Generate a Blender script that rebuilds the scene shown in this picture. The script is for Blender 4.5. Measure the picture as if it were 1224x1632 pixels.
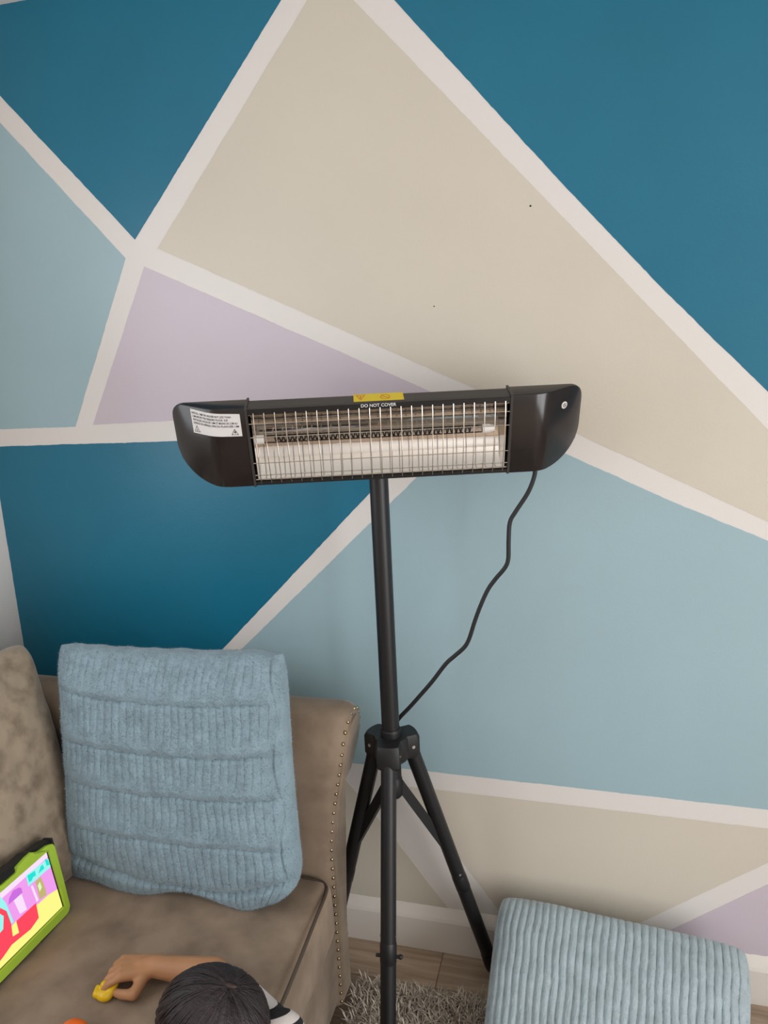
import bpy, bmesh, math, random
import numpy as np
from mathutils import Vector, Matrix, noise

random.seed(7)
rng = np.random.default_rng(7)
for o in list(bpy.data.objects):
    bpy.data.objects.remove(o)
scene = bpy.context.scene
COL = scene.collection
V = Vector

# ------------------------------------------------------------------ camera
cam_d = bpy.data.cameras.new('camera')
cam = bpy.data.objects.new('camera', cam_d)
COL.objects.link(cam)
cam_d.sensor_fit = 'HORIZONTAL'
cam_d.sensor_width = 36.0
cam_d.lens = 36.0 * 1203.0 / 1224.0
cam_d.clip_start = 0.02
CR = ((0.96620604, 0.01412081, -0.25738394),
      (0.25372548, -0.22830497, 0.93994692),
      (-0.04548922, -0.97348726, -0.22417245))
mw = Matrix.Identity(4)
for r in range(3):
    mw[r][0] = CR[r][0]
    mw[r][1] = -CR[r][1]
    mw[r][2] = -CR[r][2]
mw.translation = (0.0, -1.686, 1.608)
cam.matrix_world = mw
scene.camera = cam

# ------------------------------------------------------------------ world, light, exposure
world = bpy.data.worlds.new('world')
scene.world = world
world.use_nodes = True
bg = world.node_tree.nodes['Background']
bg.inputs[0].default_value = (0.80, 0.89, 1.0, 1)
bg.inputs[1].default_value = 0.8
scene.view_settings.view_transform = 'Standard'
scene.view_settings.look = 'None'
scene.view_settings.gamma = 1.0
scene.view_settings.use_curve_mapping = False
scene.view_settings.exposure = 0.0

ROOM_X0, ROOM_X1, ROOM_Y0, ROOM_H = -1.55, 2.1, -3.9, 2.4
# window openings: right wall and left wall (y0,y1,z0,z1)
WIN_R = (-3.3, -1.2, 0.15, 2.10)
WIN_L = (-2.15, -0.75, 1.0, 2.12)

def area(name, loc, target, sx, sy, power, color):
    d = bpy.data.lights.new(name, 'AREA')
    d.shape = 'RECTANGLE'
    d.size, d.size_y, d.energy, d.color = sx, sy, power, color
    o = bpy.data.objects.new(name, d)
    COL.objects.link(o)
    o.location = loc
    o.rotation_euler = (V(target) - V(loc)).to_track_quat('-Z', 'Y').to_euler()
    return o

area('patio_window_daylight', (ROOM_X1 + 0.04, (WIN_R[0] + WIN_R[1]) / 2, (WIN_R[2] + WIN_R[3]) / 2),
     (0, (WIN_R[0] + WIN_R[1]) / 2, (WIN_R[2] + WIN_R[3]) / 2), WIN_R[1] - WIN_R[0], WIN_R[3] - WIN_R[2], 86, (0.98, 0.97, 0.96))
area('side_window_daylight', (ROOM_X0 - 0.04, (WIN_L[0] + WIN_L[1]) / 2, (WIN_L[2] + WIN_L[3]) / 2),
     (2, (WIN_L[0] + WIN_L[1]) / 2, (WIN_L[2] + WIN_L[3]) / 2), WIN_L[1] - WIN_L[0], WIN_L[3] - WIN_L[2], 15, (0.92, 0.96, 1.0))

# ------------------------------------------------------------------ materials
def srgb(r, g, b):
    def f(c):
        c /= 255.0
        return c / 12.92 if c <= 0.04045 else ((c + 0.055) / 1.055) ** 2.4
    return (f(r), f(g), f(b), 1.0)

def mat(name, col, rough=0.6, metal=0.0, var=0.0, vscale=8.0, bump=0.0, bscale=60.0, spec=0.5, col2=None,
        sheen=0.0, detail=4.0, coat=0.0, lo=0.35, hi=0.65, stretch=None):
    m = bpy.data.materials.new(name)
    m.use_nodes = True
    nt = m.node_tree
    b = nt.nodes['Principled BSDF']
    b.inputs['Roughness'].default_value = rough
    b.inputs['Metallic'].default_value = metal
    b.inputs['Specular IOR Level'].default_value = spec
    if sheen:
        b.inputs['Sheen Weight'].default_value = sheen
        b.inputs['Sheen Roughness'].default_value = 0.4
    if coat:
        b.inputs['Coat Weight'].default_value = coat
        b.inputs['Coat Roughness'].default_value = 0.08
    b.inputs['Base Color'].default_value = col
    tc = nt.nodes.new('ShaderNodeTexCoord')
    src = tc.outputs['Object']
    if stretch:
        mp = nt.nodes.new('ShaderNodeMapping')
        mp.inputs['Scale'].default_value = stretch
        nt.links.new(src, mp.inputs[0])
        src = mp.outputs[0]
    if var or col2:
        n = nt.nodes.new('ShaderNodeTexNoise')
        n.inputs['Scale'].default_value = vscale
        n.inputs['Detail'].default_value = detail
        nt.links.new(src, n.inputs['Vector'])
        r = nt.nodes.new('ShaderNodeValToRGB')
        r.color_ramp.elements[0].position = lo
        r.color_ramp.elements[1].position = hi
        if col2:
            r.color_ramp.elements[0].color = col
            r.color_ramp.elements[1].color = col2
        else:
            r.color_ramp.elements[0].color = tuple(c * (1 - var) for c in col[:3]) + (1,)
            r.color_ramp.elements[1].color = tuple(min(1, c * (1 + var)) for c in col[:3]) + (1,)
        nt.links.new(n.outputs['Fac'], r.inputs[0])
        nt.links.new(r.outputs[0], b.inputs['Base Color'])
    if bump:
        n2 = nt.nodes.new('ShaderNodeTexNoise')
        n2.inputs['Scale'].default_value = bscale
        n2.inputs['Detail'].default_value = 3
        nt.links.new(src, n2.inputs['Vector'])
        bp = nt.nodes.new('ShaderNodeBump')
        bp.inputs['Strength'].default_value = bump
        bp.inputs['Distance'].default_value = 0.002
        nt.links.new(n2.outputs['Fac'], bp.inputs['Height'])
        nt.links.new(bp.outputs[0], b.inputs['Normal'])
    return m

def emit(name, col, s=1.0):
    m = bpy.data.materials.new(name)
    m.use_nodes = True
    nt = m.node_tree
    nt.nodes.remove(nt.nodes['Principled BSDF'])
    e = nt.nodes.new('ShaderNodeEmission')
    e.inputs[0].default_value = col
    e.inputs[1].default_value = s
    nt.links.new(e.outputs[0], nt.nodes['Material Output'].inputs[0])
    return m

PW = dict(rough=0.33, bump=0.12, bscale=180, spec=0.45)
M = {}
M['wall_white'] = mat('wall_white', srgb(222, 217, 213), **PW)
M['teal'] = mat('teal_paint', srgb(22, 108, 136), var=0.04, vscale=3, **PW)
M['cream'] = mat('cream_paint', srgb(206, 198, 184), var=0.02, vscale=3, **PW)
M['pale_blue'] = mat('pale_blue_paint', srgb(156, 182, 190), var=0.02, vscale=3, **PW)
M['lavender'] = mat('lavender_paint', srgb(199, 188, 198), var=0.02, vscale=3, **PW)
M['ceiling'] = mat('ceiling_white', srgb(236, 232, 226), 0.8)
M['trim'] = mat('white_gloss_trim', srgb(226, 220, 212), 0.35)
M['metal_black'] = mat('black_powder_coat', srgb(23, 22, 24), 0.42, bump=0.05, bscale=600)
M['plastic_black'] = mat('black_plastic', srgb(21, 20, 21), 0.5)
M['cap_gloss'] = mat('glossy_black_cap', srgb(36, 31, 30), 0.18, spec=0.5)
M['housing'] = mat('dark_grey_housing', srgb(52, 48, 46), 0.5)
M['lip'] = mat('black_lip', srgb(24, 23, 24), 0.4)
M['mirror'] = mat('polished_reflector', (0.74, 0.71, 0.68, 1), 0.07, 1.0, bump=0.05, bscale=14, stretch=(1, 6, 6))
M['wire'] = mat('steel_grille_wire', srgb(208, 199, 188), 0.28, 1.0)
M['chrome'] = mat('chrome', (0.8, 0.8, 0.8, 1), 0.15, 1.0)
M['coil'] = mat('dark_heating_coil', srgb(40, 36, 38), 0.4, 0.6)
M['ceramic'] = mat('white_ceramic', srgb(225, 222, 216), 0.4)
M['yellow_sticker'] = mat('yellow_sticker', srgb(226, 200, 20), 0.45)
M['sticker_red'] = mat('sticker_red_print', srgb(214, 120, 20), 0.5)
M['label_white'] = mat('label_paper', srgb(214, 210, 208), 0.5)
M['ink'] = mat('black_ink', srgb(40, 38, 42), 0.5)
M['white_ink'] = mat('white_ink', srgb(220, 220, 220), 0.5)
M['brass'] = mat('brass_nailhead', srgb(190, 172, 140), 0.25, 1.0)
M['velvet'] = mat('crushed_velvet', srgb(122, 105, 89), 0.75, vscale=12, col2=srgb(146, 128, 110), bump=0.25, bscale=40, sheen=0.25, detail=8, spec=0.2)
M['velvet_seat'] = mat('velvet_seat', srgb(125, 108, 92), 0.75, vscale=11, col2=srgb(154, 135, 116), bump=0.15, bscale=300, sheen=0.2, detail=6, spec=0.2)
M['pillow_velvet'] = mat('pillow_velvet', srgb(128, 113, 96), 0.7, vscale=24, col2=srgb(160, 144, 125), bump=0.35, bscale=45, sheen=0.3, detail=8, spec=0.25, lo=0.32, hi=0.56)
M['piping'] = mat('dark_piping', srgb(78, 66, 54), 0.8)
M['plush'] = mat('blue_ribbed_plush', srgb(137, 158, 169), 0.9, var=0.1, vscale=30, bump=0.6, bscale=350, sheen=0.35, spec=0.15)
M['plush2'] = mat('pale_blue_corduroy_plush', srgb(170, 184, 190), 0.9, var=0.08, vscale=30, bump=0.6, bscale=350, sheen=0.35, spec=0.15)
M['skin'] = mat('skin', srgb(186, 136, 98), 0.5, var=0.05, vscale=20, bump=0.08, bscale=250, spec=0.35)
M['hair'] = mat('dark_hair', srgb(33, 21, 23), 0.52, var=0.4, vscale=60, bump=0.9, bscale=120, spec=0.5, stretch=(1, 3, 1))
M['green_case'] = mat('green_silicone', srgb(176, 212, 66), 0.5)
M['rubber'] = mat('black_rubber', srgb(26, 25, 26), 0.55)
M['bezel'] = mat('screen_bezel', srgb(22, 20, 34), 0.2)
M['toy_yellow'] = mat('yellow_toy', srgb(228, 186, 20), 0.35)
M['toy_orange'] = mat('orange_toy', srgb(236, 104, 22), 0.35)
M['eye_white'] = mat('eye_white', srgb(235, 232, 228), 0.2)
M['iris'] = mat('dark_iris', srgb(40, 24, 16), 0.15)
M['lips'] = mat('lips', srgb(176, 100, 88), 0.45)
M['denim'] = mat('dark_trousers', srgb(58, 62, 82), 0.85, var=0.1, vscale=40, bump=0.2, bscale=400)

def glass_mat():
    m = bpy.data.materials.new('clear_quartz')
    m.use_nodes = True
    nt = m.node_tree
    nt.nodes.remove(nt.nodes['Principled BSDF'])
    t = nt.nodes.new('ShaderNodeBsdfTransparent')
    t.inputs[0].default_value = (0.95, 0.95, 0.95, 1)
    g = nt.nodes.new('ShaderNodeBsdfGlossy')
    g.inputs['Roughness'].default_value = 0.03
    f = nt.nodes.new('ShaderNodeFresnel')
    f.inputs[0].default_value = 1.45
    mx = nt.nodes.new('ShaderNodeMixShader')
    nt.links.new(f.outputs[0], mx.inputs[0])
    nt.links.new(t.outputs[0], mx.inputs[1])
    nt.links.new(g.outputs[0], mx.inputs[2])
    nt.links.new(mx.outputs[0], nt.nodes['Material Output'].inputs[0])
    return m
M['glass'] = glass_mat()

def plank_mat():
    m = mat('grey_oak_laminate', srgb(150, 128, 108), 0.5, spec=0.4)
    nt = m.node_tree
    b = nt.nodes['Principled BSDF']
    tc = nt.nodes.new('ShaderNodeTexCoord')
    oi = nt.nodes.new('ShaderNodeObjectInfo')
    mp = nt.nodes.new('ShaderNodeMapping')
    mp.inputs['Scale'].default_value = (2.2, 34, 10)
    cb = nt.nodes.new('ShaderNodeCombineXYZ')
    ml = nt.nodes.new('ShaderNodeMath')
    ml.operation = 'MULTIPLY'
    ml.inputs[1].default_value = 40
    nt.links.new(oi.outputs['Random'], ml.inputs[0])
    nt.links.new(ml.outputs[0], cb.inputs[2])
    nt.links.new(cb.outputs[0], mp.inputs['Location'])
    nt.links.new(tc.outputs['Object'], mp.inputs[0])
    n = nt.nodes.new('ShaderNodeTexNoise')
    n.inputs['Scale'].default_value = 1.6
    n.inputs['Detail'].default_value = 7
    n.inputs['Distortion'].default_value = 0.6
    nt.links.new(mp.outputs[0], n.inputs['Vector'])
    r = nt.nodes.new('ShaderNodeValToRGB')
    r.color_ramp.elements[0].position = 0.3
    r.color_ramp.elements[0].color = srgb(140, 118, 100)
    r.color_ramp.elements[1].position = 0.7
    r.color_ramp.elements[1].color = srgb(184, 164, 142)
    nt.links.new(n.outputs['Fac'], r.inputs[0])
    hs = nt.nodes.new('ShaderNodeHueSaturation')
    mr = nt.nodes.new('ShaderNodeMapRange')
    mr.inputs[3].default_value = 0.82
    mr.inputs[4].default_value = 1.12
    nt.links.new(oi.outputs['Random'], mr.inputs[0])
    nt.links.new(mr.outputs[0], hs.inputs['Value'])
    nt.links.new(r.outputs[0], hs.inputs['Color'])
    nt.links.new(hs.outputs[0], b.inputs['Base Color'])
    return m
M['plank'] = plank_mat()

def pile_mat():
    m = mat('shaggy_pile', srgb(170, 156, 142), 0.8, sheen=0.2, spec=0.2)
    nt = m.node_tree
    g = nt.nodes.new('ShaderNodeNewGeometry')
    r = nt.nodes.new('ShaderNodeValToRGB')
    r.color_ramp.elements[0].color = srgb(140, 128, 114)
    r.color_ramp.elements[1].color = srgb(226, 214, 200)
    nt.links.new(g.outputs['Random Per Island'], r.inputs[0])
    nt.links.new(r.outputs[0], nt.nodes['Principled BSDF'].inputs['Base Color'])
    return m
M['pile'] = pile_mat()
M['rug_base'] = mat('rug_backing', srgb(140, 128, 116), 0.95)

# ------------------------------------------------------------------ object helpers
ORG = {}

def empty(name, loc, label=None, cat=None, group=None):
    o = bpy.data.objects.new(name, None)
    COL.objects.link(o)
    o.location = loc
    o.empty_display_size = 0.05
    ORG[o.name] = V(loc)
    if label:
        o['label'] = label
        o['category'] = cat
    if group:
        o['group'] = group
    return o

def origin_of(p):
    return ORG.get(p.name, V((0, 0, 0))) if p else V((0, 0, 0))

def mk(name, verts, faces, material, parent=None, smooth=False, loc=None, auto=None):
    """verts in world coordinates; object origin = parent's origin (or loc)"""
    org = origin_of(parent) if loc is None else V(loc)
    me = bpy.data.meshes.new(name)
    me.from_pydata([tuple(V(v) - org) for v in verts], [], [tuple(f) for f in faces])
    me.validate()
    me.update()
    bm = bmesh.new()
    bm.from_mesh(me)
    bmesh.ops.recalc_face_normals(bm, faces=bm.faces)
    bm.to_mesh(me)
    bm.free()
    for m in (material if isinstance(material, (list, tuple)) else [material]):
        me.materials.append(m)
    if smooth:
        me.shade_smooth()
        if auto is not None:
            me.set_sharp_from_angle(angle=math.radians(auto))
    o = bpy.data.objects.new(name, me)
    COL.objects.link(o)
    if parent:
        o.parent = parent
        if loc is not None:
            o.location = V(loc) - origin_of(parent)
        ORG[o.name] = org
    elif loc is not None:
        o.location = loc
        ORG[o.name] = V(loc)
    return o

def tag(o, label=None, cat=None, group=None, kind=None):
    if label: o['label'] = label
    if cat: o['category'] = cat
    if group: o['group'] = group
    if kind: o['kind'] = kind
    return o

class MB:
    def __init__(self):
        self.v, self.f = [], []
    def add(self, vf):
        b = len(self.v)
        self.v += [V(p) for p in vf[0]]
        self.f += [tuple(i + b for i in f) for f in vf[1]]
        return self
    def get(self):
        return self.v, self.f

def box(x0, x1, y0, y1, z0, z1):
    v = [(x, y, z) for x in (x0, x1) for y in (y0, y1) for z in (z0, z1)]
    return v, [(0, 1, 3, 2), (4, 6, 7, 5), (0, 4, 5, 1), (2, 3, 7, 6), (0, 2, 6, 4), (1, 5, 7, 3)]

def bbox(x0, x1, y0, y1, z0, z1, r=0.004, seg=2):
    bm = bmesh.new()
    v, f = box(x0, x1, y0, y1, z0, z1)
    vs = [bm.verts.new(p) for p in v]
    for q in f: bm.faces.new([vs[i] for i in q])
    bmesh.ops.recalc_face_normals(bm, faces=bm.faces)
    bmesh.ops.bevel(bm, geom=bm.edges[:], offset=r, segments=seg, profile=0.5, affect='EDGES')
    bm.verts.index_update()
    out = [tuple(p.co) for p in bm.verts], [tuple(p.index for p in q.verts) for q in bm.faces]
    bm.free()
    return out

def soft_box(x0, x1, y0, y1, z0, z1, r, n=24, crown=0.0, crownx=0.0, nz=0.0, ns=4.0):
    """subdivided box, rounded by radius r, bulging on top (crown) and on +x (crownx)"""
    c = V(((x0 + x1) / 2, (y0 + y1) / 2, (z0 + z1) / 2))
    h = V(((x1 - x0) / 2, (y1 - y0) / 2, (z1 - z0) / 2))
    idx, vs, fs = {}, [], []
    def vid(i, j, k):
        if (i, j, k) not in idx:
            p = V((-1 + 2 * i / n, -1 + 2 * j / n, -1 + 2 * k / n))
            # denser near the edges
            q = V([math.copysign(1 - (1 - abs(t)) ** 1.6, t) for t in p])
            w = V((q.x * h.x, q.y * h.y, q.z * h.z))
            inner = V([max(-(h[a] - r), min(h[a] - r, w[a])) for a in range(3)])
            d = w - inner
            if d.length > 1e-9:
                w = inner + d.normalized() * r
            if crown and w.z > h.z - r * 1.01:
                w.z += crown * max(0, (1 - q.x ** 2)) ** 0.7 * max(0, (1 - q.y ** 2)) ** 0.7
            if crownx and w.x > 0:
                w.x += crownx * (1 - q.z ** 2) * (1 - q.y ** 4) * (w.x / h.x)
            p3 = c + w
            if nz:
                p3 += V((0, 0, 1)) * nz * noise.noise(p3 * ns) + V((1, 0, 0)) * nz * noise.noise(p3 * ns + V((9, 3, 1)))
            idx[(i, j, k)] = len(vs)
            vs.append(p3)
        return idx[(i, j, k)]
    for a in range(n):
        for b in range(n):
            for s in (0, n):
                fs.append((vid(a, b, s), vid(a + 1, b, s), vid(a + 1, b + 1, s), vid(a, b + 1, s)))
                fs.append((vid(a, s, b), vid(a + 1, s, b), vid(a + 1, s, b + 1), vid(a, s, b + 1)))
                fs.append((vid(s, a, b), vid(s, a + 1, b), vid(s, a + 1, b + 1), vid(s, a, b + 1)))
    return vs, fs

def smooth_path(pts, sub=6):
    P = [V(p) for p in pts]
    P = [2 * P[0] - P[1]] + P + [2 * P[-1] - P[-2]]
    out = []
    for i in range(1, len(P) - 2):
        for s in range(sub):
            t = s / sub
            a, b, c, d = P[i - 1], P[i], P[i + 1], P[i + 2]
            out.append(0.5 * ((2 * b) + (c - a) * t + (2 * a - 5 * b + 4 * c - d) * t * t + (3 * b - a - 3 * c + d) * t ** 3))
    out.append(P[-2])
    return out

def tube(pts, r, n=12, cap=True, flat=1.0):
    P = [V(p) for p in pts]
    R = r if isinstance(r, (list, tuple)) else [r] * len(P)
    t0 = (P[1] - P[0]).normalized()
    up = V((0, 0, 1)) if abs(t0.z) < 0.9 else V((1, 0, 0))
    a = t0.cross(up).normalized()
    vs, fs = [], []
    for i, p in enumerate(P):
        t = (P[min(i + 1, len(P) - 1)] - P[max(i - 1, 0)]).normalized()
        a = (a - t * a.dot(t)).normalized()
        b = t.cross(a)
        for k in range(n):
            an = 2 * math.pi * k / n
            vs.append(p + a * math.cos(an) * R[i] + b * math.sin(an) * R[i] * flat)
    for i in range(len(P) - 1):
        for k in range(n):
            k2 = (k + 1) % n
            fs.append((i * n + k, i * n + k2, (i + 1) * n + k2, (i + 1) * n + k))
    if cap:
        fs.append(tuple(range(n))[::-1])
        fs.append(tuple((len(P) - 1) * n + k for k in range(n)))
    return vs, fs

def sphere(c, r, nu=14, nv=10):
    c = V(c)
    rx, ry, rz = r if isinstance(r, (list, tuple)) else (r, r, r)
    vs, fs = [c + V((0, 0, rz))], []
    for j in range(1, nv):
        th = math.pi * j / nv
        for i in range(nu):
            ph = 2 * math.pi * i / nu
            vs.append(c + V((rx * math.sin(th) * math.cos(ph), ry * math.sin(th) * math.sin(ph), rz * math.cos(th))))
    vs.append(c - V((0, 0, rz)))
    for i in range(nu):
        fs.append((0, 1 + i, 1 + (i + 1) % nu))
        fs.append((len(vs) - 1, 1 + (nv - 2) * nu + (i + 1) % nu, 1 + (nv - 2) * nu + i))
    for j in range(nv - 2):
        for i in range(nu):
            a, b = 1 + j * nu + i, 1 + j * nu + (i + 1) % nu
            fs.append((a, a + nu, b + nu, b))
    return vs, fs

def lathe(c, prof, n=28, axis=V((0, 0, 1))):
    """prof: (radius, height) along axis"""
    q = V((0, 0, 1)).rotation_difference(axis)
    vs, fs = [], []
    for r, h in prof:
        for k in range(n):
            an = 2 * math.pi * k / n
            vs.append(V(c) + q @ V((r * math.cos(an), r * math.sin(an), h)))
    for i in range(len(prof) - 1):
        for k in range(n):
            k2 = (k + 1) % n
            fs.append((i * n + k, i * n + k2, (i + 1) * n + k2, (i + 1) * n + k))
    fs.append(tuple(range(n))[::-1])
    fs.append(tuple((len(prof) - 1) * n + k for k in range(n)))
    return vs, fs

def prism(poly, fn, d0, d1):
    """poly in 2D; fn(u, v, d) -> world; solid between depths d0 and d1"""
    n = len(poly)
    vs = [fn(u, v, d0) for u, v in poly] + [fn(u, v, d1) for u, v in poly]
    fs = [tuple(range(n)), tuple(range(2 * n - 1, n - 1, -1))]
    fs += [(i, (i + 1) % n, n + (i + 1) % n, n + i) for i in range(n)]
    return vs, fs

def text_mesh(s, size=1.0):
    """flat filled text; centred; returns 2D verts and faces"""
    cu = bpy.data.curves.new('lettering_curve', 'FONT')
    cu.body = s
    cu.size = size
    cu.align_x = 'CENTER'
    cu.align_y = 'CENTER'
    cu.resolution_u = 3
    cu.offset = size * 0.012
    ob = bpy.data.objects.new('lettering_curve', cu)
    COL.objects.link(ob)
    dg = bpy.context.evaluated_depsgraph_get()
    me = bpy.data.meshes.new_from_object(ob.evaluated_get(dg))
    vs = [(v.co.x, v.co.y) for v in me.vertices]
    fs = [tuple(p.vertices) for p in me.polygons]
    bpy.data.objects.remove(ob)
    bpy.data.meshes.remove(me)
    bpy.data.curves.remove(cu)
    return vs, fs

def fuse(vf, voxel, smooth_it=4):
    """union of overlapping shapes as one continuous surface"""
    me = bpy.data.meshes.new('fuse')
    me.from_pydata([tuple(v) for v in vf[0]], [], [tuple(f) for f in vf[1]])
    bm = bmesh.new(); bm.from_mesh(me)
    bmesh.ops.recalc_face_normals(bm, faces=bm.faces)
    bm.to_mesh(me); bm.free()
    ob = bpy.data.objects.new('fuse', me)
    COL.objects.link(ob)
    md = ob.modifiers.new('r', 'REMESH')
    md.mode = 'VOXEL'
    md.voxel_size = voxel
    s = ob.modifiers.new('s', 'SMOOTH')
    s.factor = 0.5
    s.iterations = smooth_it
    dg = bpy.context.evaluated_depsgraph_get()
    m2 = bpy.data.meshes.new_from_object(ob.evaluated_get(dg))
    vs = [v.co.copy() for v in m2.vertices]
    fs = [tuple(p.vertices) for p in m2.polygons]
    bpy.data.objects.remove(ob)
    bpy.data.meshes.remove(m2); bpy.data.meshes.remove(me)
    return vs, fs

# ------------------------------------------------------------------ room shell
T = 0.1
X0, X1, Y0, H = ROOM_X0, ROOM_X1, ROOM_Y0, ROOM_H
wall_back = tag(mk('wall_back', *box(X0 - T, X1 + T, 0.0, T, -0.05, H + T), M['wall_white']), 'white stripes of the geometric painted feature wall behind heater', kind='structure')

def wall_with_window(name, mapf, a0, a1, w, label):
    mb = MB()
    for (p0, p1, q0, q1) in ((a0, w[0], -0.05, H + T), (w[1], a1, -0.05, H + T), (w[0], w[1], -0.05, w[2]), (w[0], w[1], w[3], H + T)):
        mb.add(mapf(p0, p1, q0, q1))
    return tag(mk(name, *mb.get(), M['wall_white']), label, kind='structure')

wall_with_window('wall_left', lambda p0, p1, q0, q1: box(X0 - T, X0, p0, p1, q0, q1), Y0, 0.0, WIN_L, 'plain white side wall at the left edge behind the sofa')
wall_with_window('wall_right', lambda p0, p1, q0, q1: box(X1, X1 + T, p0, p1, q0, q1), Y0, 0.0, WIN_R, 'white wall right of the painted wall')
tag(mk('wall_rear', *box(X0 - T, X1 + T, Y0 - T, Y0, -0.05, H + T), M['wall_white']), 'white wall opposite the painted wall', kind='structure')
tag(mk('ceiling', *box(X0, X1, Y0, 0.0, H, H + T), M['ceiling']), 'white ceiling above the painted wall', kind='structure')

def window(name, mapf, w):
    mb = MB()
    t = 0.05
    a0, a1, z0, z1 = w
    for (p0, p1, q0, q1) in ((a0, a0 + t, z0, z1), (a1 - t, a1, z0, z1), (a0 + t, a1 - t, z0, z0 + t), (a0 + t, a1 - t, z1 - t, z1),
                             ((a0 + a1) / 2 - 0.03, (a0 + a1) / 2 + 0.03, z0 + t, z1 - t)):
        mb.add(mapf(p0, p1, q0, q1))
    return tag(mk(name, *mb.get(), M['trim']), 'white framed window', kind='structure')
window('window_1', lambda p0, p1, q0, q1: box(X0 - 0.03, X0 + 0.0, p0, p1, q0, q1), WIN_L)
window('window_2', lambda p0, p1, q0, q1: box(X1, X1 + 0.03, p0, p1, q0, q1), WIN_R)

# floor with separate laminate boards
floor = tag(mk('floor', *box(X0, X1, Y0, 0.0, -0.05, -0.004), M['plank']), 'grey brown wood laminate floor', kind='structure')
PWID, PLEN = 0.132, 1.2
row, k = 0, 0
shared = {}
y = 0.0
while y > Y0 + 0.01:
    y1 = max(Y0, y - PWID)
    x = X0 - (row * 0.43) % PLEN
    while x < X1:
        xa, xb = max(x, X0), min(x + PLEN, X1)
        if xb - xa > 0.02:
            key = (round(xb - xa, 3), round(y - y1, 3))
            if key not in shared:
                me_o = mk('plank', *bbox(0.0008, xb - xa - 0.0008, -(y - y1) + 0.0008, -0.0008, -0.004, 0.0, 0.0012, 1), M['plank'], floor)
                shared[key] = me_o.data
                me_o.location = (xa, y, 0)
            else:
                o = bpy.data.objects.new('plank', shared[key])
                COL.objects.link(o)
                o.parent = floor
                o.location = (xa, y, 0)
        x += PLEN
    y = y1
    row += 1

# baseboard with a sloped top edge
prof = [(0.0, 0.0), (-0.016, 0.0), (-0.016, 0.094), (-0.013, 0.102), (0.0, 0.128)]
bv = [(xx, a, b) for xx in (X0, X1) for a, b in prof]
n = len(prof)
bf = [tuple(range(n)), tuple(range(2 * n - 1, n - 1, -1))] + [(i, (i + 1) % n, n + (i + 1) % n, n + i) for i in range(n)]
tag(mk('baseboard_back', bv, bf, M['trim']), 'white baseboard under the painted wall', kind='structure')

# painted colour blocks: thin coats of paint on the white wall
def coat(pts, material, label):
    P = [V((a, b)) for a, b in pts]
    out = []
    for i in range(len(P)):
        a, b = P[i], P[(i + 1) % len(P)]
        L = (b - a).length
        ns = max(1, int(L / 0.008))
        nrm = V((-(b - a).y, (b - a).x)).normalized()
        for s in range(ns):
            t = s / ns
            p = a.lerp(b, t)
            fade = min(1, min(t, 1 - t) * 8)
            w = (noise.noise(V((p.x * 90, p.y * 90, 3))) * 0.0011 + noise.noise(V((p.x * 14, p.y * 14, 7))) * 0.0012) * fade
            out.append(p + nrm * w)
    o = mk('painted_block', *prism([(p.x, p.y) for p in out], lambda u, v, d: V((u, d, v)), 0.0, -0.0006), material, wall_back)
    o['label'] = label
    return o
coat([(-0.552, 2.4), (-0.634, 2.311), (-1.044, 1.863), (-1.362, 2.213), (-1.532, 2.4)], M['teal'], 'dark teal triangle at upper left of wall')
coat([(-1.55, 2.35), (-1.373, 2.155), (-1.075, 1.823), (-1.279, 1.421), (-1.55, 1.4175)], M['pale_blue'], 'pale grey blue block at left of wall')
coat([(-1.027, 1.801), (-0.384, 1.507), (-0.267, 1.452), (-0.991, 1.432), (-1.226, 1.425)], M['lavender'], 'lavender triangle behind left end of heater')
coat([(-0.987, 1.839), (-0.576, 2.303), (-0.534, 2.351), (-0.476, 2.289), (-0.108, 1.893), (0.358, 1.391), (0.65, 1.078), (0.371, 1.196), (-0.016, 1.385)], M['cream'], 'big cream triangle above heater')
coat([(-0.5, 2.4), (-0.39, 2.277), (-0.046, 1.888), (0.151, 1.674), (0.354, 1.467), (0.9, 0.91), (1.6, 0.6), (2.1, 0.6), (2.1, 2.4)], M['teal'], 'dark teal block at upper right of wall')
coat([(-0.229, 1.432), (-0.033, 1.339), (0.184, 1.237), (0.373, 1.156), (0.9, 0.93), (0.9, 0.515), (0.413, 0.521), (0.006, 0.525), (-0.45, 0.529), (-1.18, 0.532), (-0.857, 0.839), (-0.45, 1.223)], M['pale_blue'], 'large pale blue block right of heater pole')
coat([(-1.55, 1.371), (-0.995, 1.381), (-0.37, 1.393), (-0.493, 1.253), (-0.917, 0.831), (-1.3, 0.45), (-1.55, 0.45)], M['teal'], 'dark teal block behind sofa cushions')
coat([(-0.44, 0.478), (-0.343, 0.479), (0.051, 0.476), (0.416, 0.473), (0.535, 0.47), (0.421, 0.383), (0.159, 0.18), (0.09, 0.128), (-0.19, 0.128)], M['cream'], 'cream block above floor cushion')
coat([(-0.335, 0.128), (-0.473, 0.318), (-0.60, 0.478), (-1.1, 0.478), (-1.1, 0.128)], M['cream'], 'cream block beside the sofa arm')
coat([(0.173, 0.128), (0.223, 0.167), (0.425, 0.326), (0.62, 0.48), (1.6, 0.48), (1.6, 0.128)], M['lavender'], 'lavender triangle at lower right of wall')
for (dx, dz, dr) in ((-0.118, 1.86, 0.0022), (-0.326, 1.671, 0.0015)):
    o = mk('wall_mark', *lathe((dx, -0.0006, dz), [(dr, 0), (dr * 0.7, 0.0008)], 8, V((0, -1, 0))), M['ink'], wall_back)

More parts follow.
